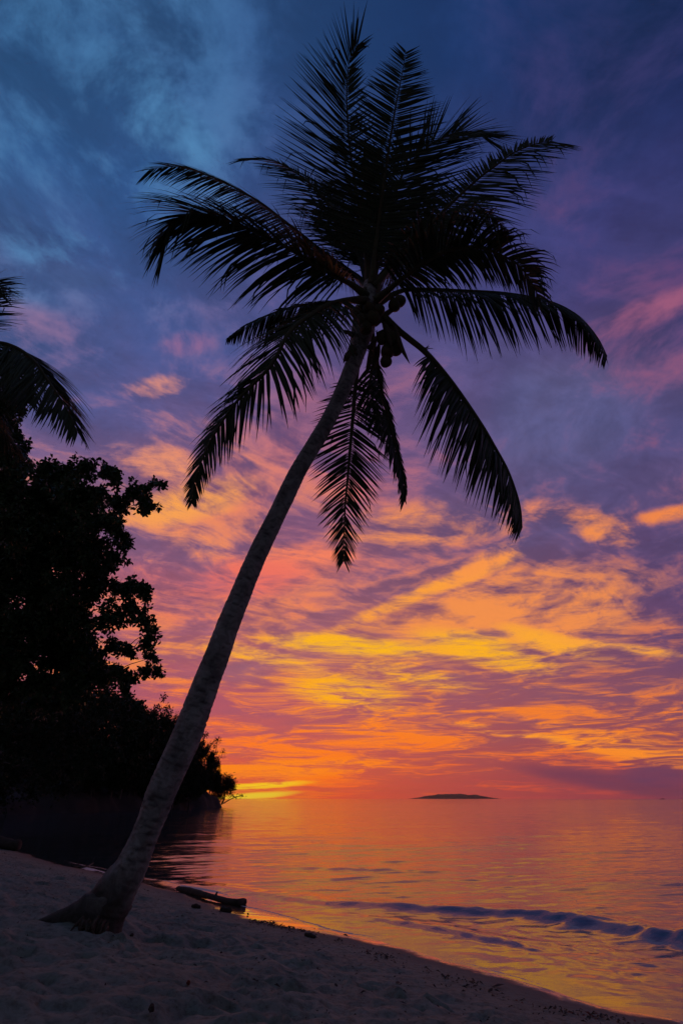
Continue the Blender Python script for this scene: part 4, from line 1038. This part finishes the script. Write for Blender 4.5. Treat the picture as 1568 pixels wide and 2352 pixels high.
def chunk(name, label, sx, sy, dims, mat, seed, cat):
    r_ = np.random.default_rng(seed); bm = bmesh.new(); bmesh.ops.create_icosphere(bm, subdivisions=2, radius=1)
    v = np.array([q.co[:] for q in bm.verts]); f = [tuple(w.index for w in q.verts) for q in bm.faces]; bm.free()
    v = v*(1+.16*r_.normal(0, 1, (len(v), 1)))*np.array(dims)*.5
    o = mesh_object(name, v, f, mat); p = ground(sx, sy); o.location = (p[0], p[1], p[2]+dims[2]*.6); o.rotation_euler = (r_.normal(0, .2), r_.normal(0, .2), r_.uniform(0, 6)); tag(o, label, cat); return o
def plain(name, c0, c1, rough=.8): return leaf_material(name, c0, c1, rough, 12.0)
MAT_RED = plain('red_brown', (.16, .035, .025), (.26, .06, .04)); MAT_DARK = plain('dark_husk', (.035, .025, .02), (.08, .055, .04)); MAT_STONE = plain('stone', (.12, .11, .10), (.25, .22, .2)); MAT_PALE = plain('shell', (.55, .5, .46), (.7, .66, .6))
chunk('husk_piece', 'small dark red piece of husk on the sand at the lower middle', 432, 2266, (.028, .028, .035), MAT_RED, 921, 'husk')
chunk('stone', 'round dark stone on the sand right of the palm foot', 302, 2153, (.045, .04, .028), MAT_DARK, 922, 'stone')
chunk('stone', 'dark stone on the sand at the bottom left of the middle', 347, 2326, (.05, .035, .03), MAT_DARK, 923, 'stone')
chunk('stone', 'small dark lump of husk beside the driftwood chunk', 569, 2103, (.035, .03, .03), MAT_DARK, 924, 'stone')
chunk('shell', 'tiny pale shell on the sand right of the palm foot', 331, 2177, (.016, .013, .008), MAT_PALE, 925, 'shell')

# wrack line: leaf scraps and weed that nobody could count
def scraps(name, n, place, size, mat, seed):
    r_ = np.random.default_rng(seed); P_ = place(r_, n); z = sand_z(P_[:, 0], P_[:, 1]); cen = np.column_stack([P_, z+.006])
    a = r_.uniform(0, 6.283, n); L = size*r_.lognormal(0, .5, n); W = L*r_.uniform(.18, .5, n); up = r_.uniform(.0, .35, n)*L
    d = np.stack([np.cos(a), np.sin(a)], 1); w = np.stack([-d[:, 1], d[:, 0]], 1)
    pt = lambda k, s, h: np.column_stack([cen[:, :2] + d*(k*L)[:, None] + w*(s*W)[:, None], cen[:, 2]+h])
    zero = np.zeros(n); one = np.ones(n)
    v = np.stack([pt(-one*.5, zero, zero), pt(-.1*one, -.5*one, up*.6), pt(-.1*one, .5*one, up*.3+.004), pt(.5*one, zero, up), pt(zero, zero, up+.008)], 1).reshape(-1, 3)
    k = (np.arange(n)*5)[:, None]; f = np.concatenate([k+np.array([q]) for q in ([0, 1, 4], [0, 4, 2], [1, 3, 4], [4, 3, 2])])
    o = fast_mesh(name, v, f, mat); o['kind'] = 'stuff'; return o
def wrack(r_, n):
    s = r_.uniform(-9.3, 0.5, n); off = .95 + .16*vnoise(s*.8, s*0, 931) + r_.normal(0, .10, n)*(1+.8*(r_.random(n) < .3)); clump = vnoise(s*2.3, s*0+4, 932); keep = r_.random(n) < np.clip(.35+.8*clump, .06, 1)
    s, off = s[keep], off[keep]; return np.column_stack(to_xy(s, shore_o(s)-off))
def sprinkle(r_, n):
    s = r_.uniform(-26, 1, n); off = .8 + r_.gamma(1.6, 1.3, n); return np.column_stack(to_xy(s, shore_o(s)-off))
def count_fix(fn):
    def g(r_, n): return fn(r_, n)
    return g
def scraps_n(name, n, place, size, mat, seed):
    r_ = np.random.default_rng(seed); P_ = place(r_, n); return scraps(name, len(P_), lambda q, m: P_, size, mat, seed+1)
w_ = scraps_n('wrack_line', 2400, wrack, .036, MAT_DARK, 941); w_['label'] = 'dark line of leaf scraps and weed left by the tide'
w_ = scraps_n('leaf_litter', 1600, sprinkle, .026, MAT_DARK, 943); w_['label'] = 'scattered dark leaf scraps on the sand'
w_ = scraps_n('leaf_litter', 260, wrack, .04, MAT_RED, 945); w_['label'] = 'reddish dry leaf scraps along the tide line'

# boat far out under the right end of the horizon
bd = 2600.0; bp = at_z(1520, 1835.6, 0.0) if False else np.array([(1520-784)/FOC*bd*cP*1.0, bd, 0.0])
boat = empty('boat', tuple(bp)); tag(boat, 'tiny dark boat on the horizon at the far right', 'boat')
MAT_BOAT = plain('boat_paint', (.03, .03, .035), (.06, .06, .065), .6)
hs = [(-9, .4, 1.6), (-7, 1.5, 1.3), (-2, 1.9, 1.0), (4, 1.9, 1.1), (8, 1.2, 1.6), (10.5, .15, 2.3)]
hv, hf = [], []
for x_, w, t_ in hs: hv += [(x_, -w, t_), (x_, -w*.6, -.4), (x_, w*.6, -.4), (x_, w, t_)]
for i in range(len(hs)-1):
    for k in range(3): hf.append((i*4+k, i*4+k+1, i*4+5+k, i*4+4+k))
    hf.append((i*4+3, i*4, i*4+4, i*4+7))
hf += [(0, 3, 2, 1), tuple(len(hv)-4+k for k in range(4))]
mesh_object('hull', hv, hf, MAT_BOAT, boat)
bm = bmesh.new(); bmesh.ops.create_cube(bm, size=1.0); bmesh.ops.scale(bm, vec=(5.5, 2.4, 1.8), verts=bm.verts); bmesh.ops.translate(bm, vec=(2.5, 0, 2.0), verts=bm.verts)
bmesh.ops.bevel(bm, geom=bm.edges[:], offset=.25, segments=2, affect='EDGES'); me = bpy.data.meshes.new('cabin'); bm.to_mesh(me); bm.free()
o = bpy.data.objects.new('cabin', me); C.objects.link(o); o.parent = boat; me.materials.append(MAT_BOAT)
v, f = tube_geo([(1, 0, 2.7), (1, 0, 4.6)], [.12, .08], 6); mesh_object('mast', v, f, MAT_BOAT, boat)


# ------------------------------------------------------------------ evening haze over the sea
hm = bpy.data.materials.new('haze'); hm.use_nodes = True; hm.node_tree.nodes.clear()
ho = hm.node_tree.nodes.new('ShaderNodeOutputMaterial'); hv_ = hm.node_tree.nodes.new('ShaderNodeVolumePrincipled')
hv_.inputs['Color'].default_value = (0.86, 0.86, 0.92, 1); hv_.inputs['Density'].default_value = 3e-5; hv_.inputs['Anisotropy'].default_value = 0.7
hm.node_tree.links.new(hv_.outputs[0], ho.inputs['Volume'])
bm = bmesh.new(); bmesh.ops.create_cube(bm, size=1.0)
bmesh.ops.scale(bm, vec=(40000, 20400, 112), verts=bm.verts); bmesh.ops.translate(bm, vec=(0, 200, 46), verts=bm.verts)
me = bpy.data.meshes.new('haze'); bm.to_mesh(me); bm.free(); me.materials.append(hm)
hz = bpy.data.objects.new('haze', me); C.objects.link(hz); hz['kind'] = 'stuff'
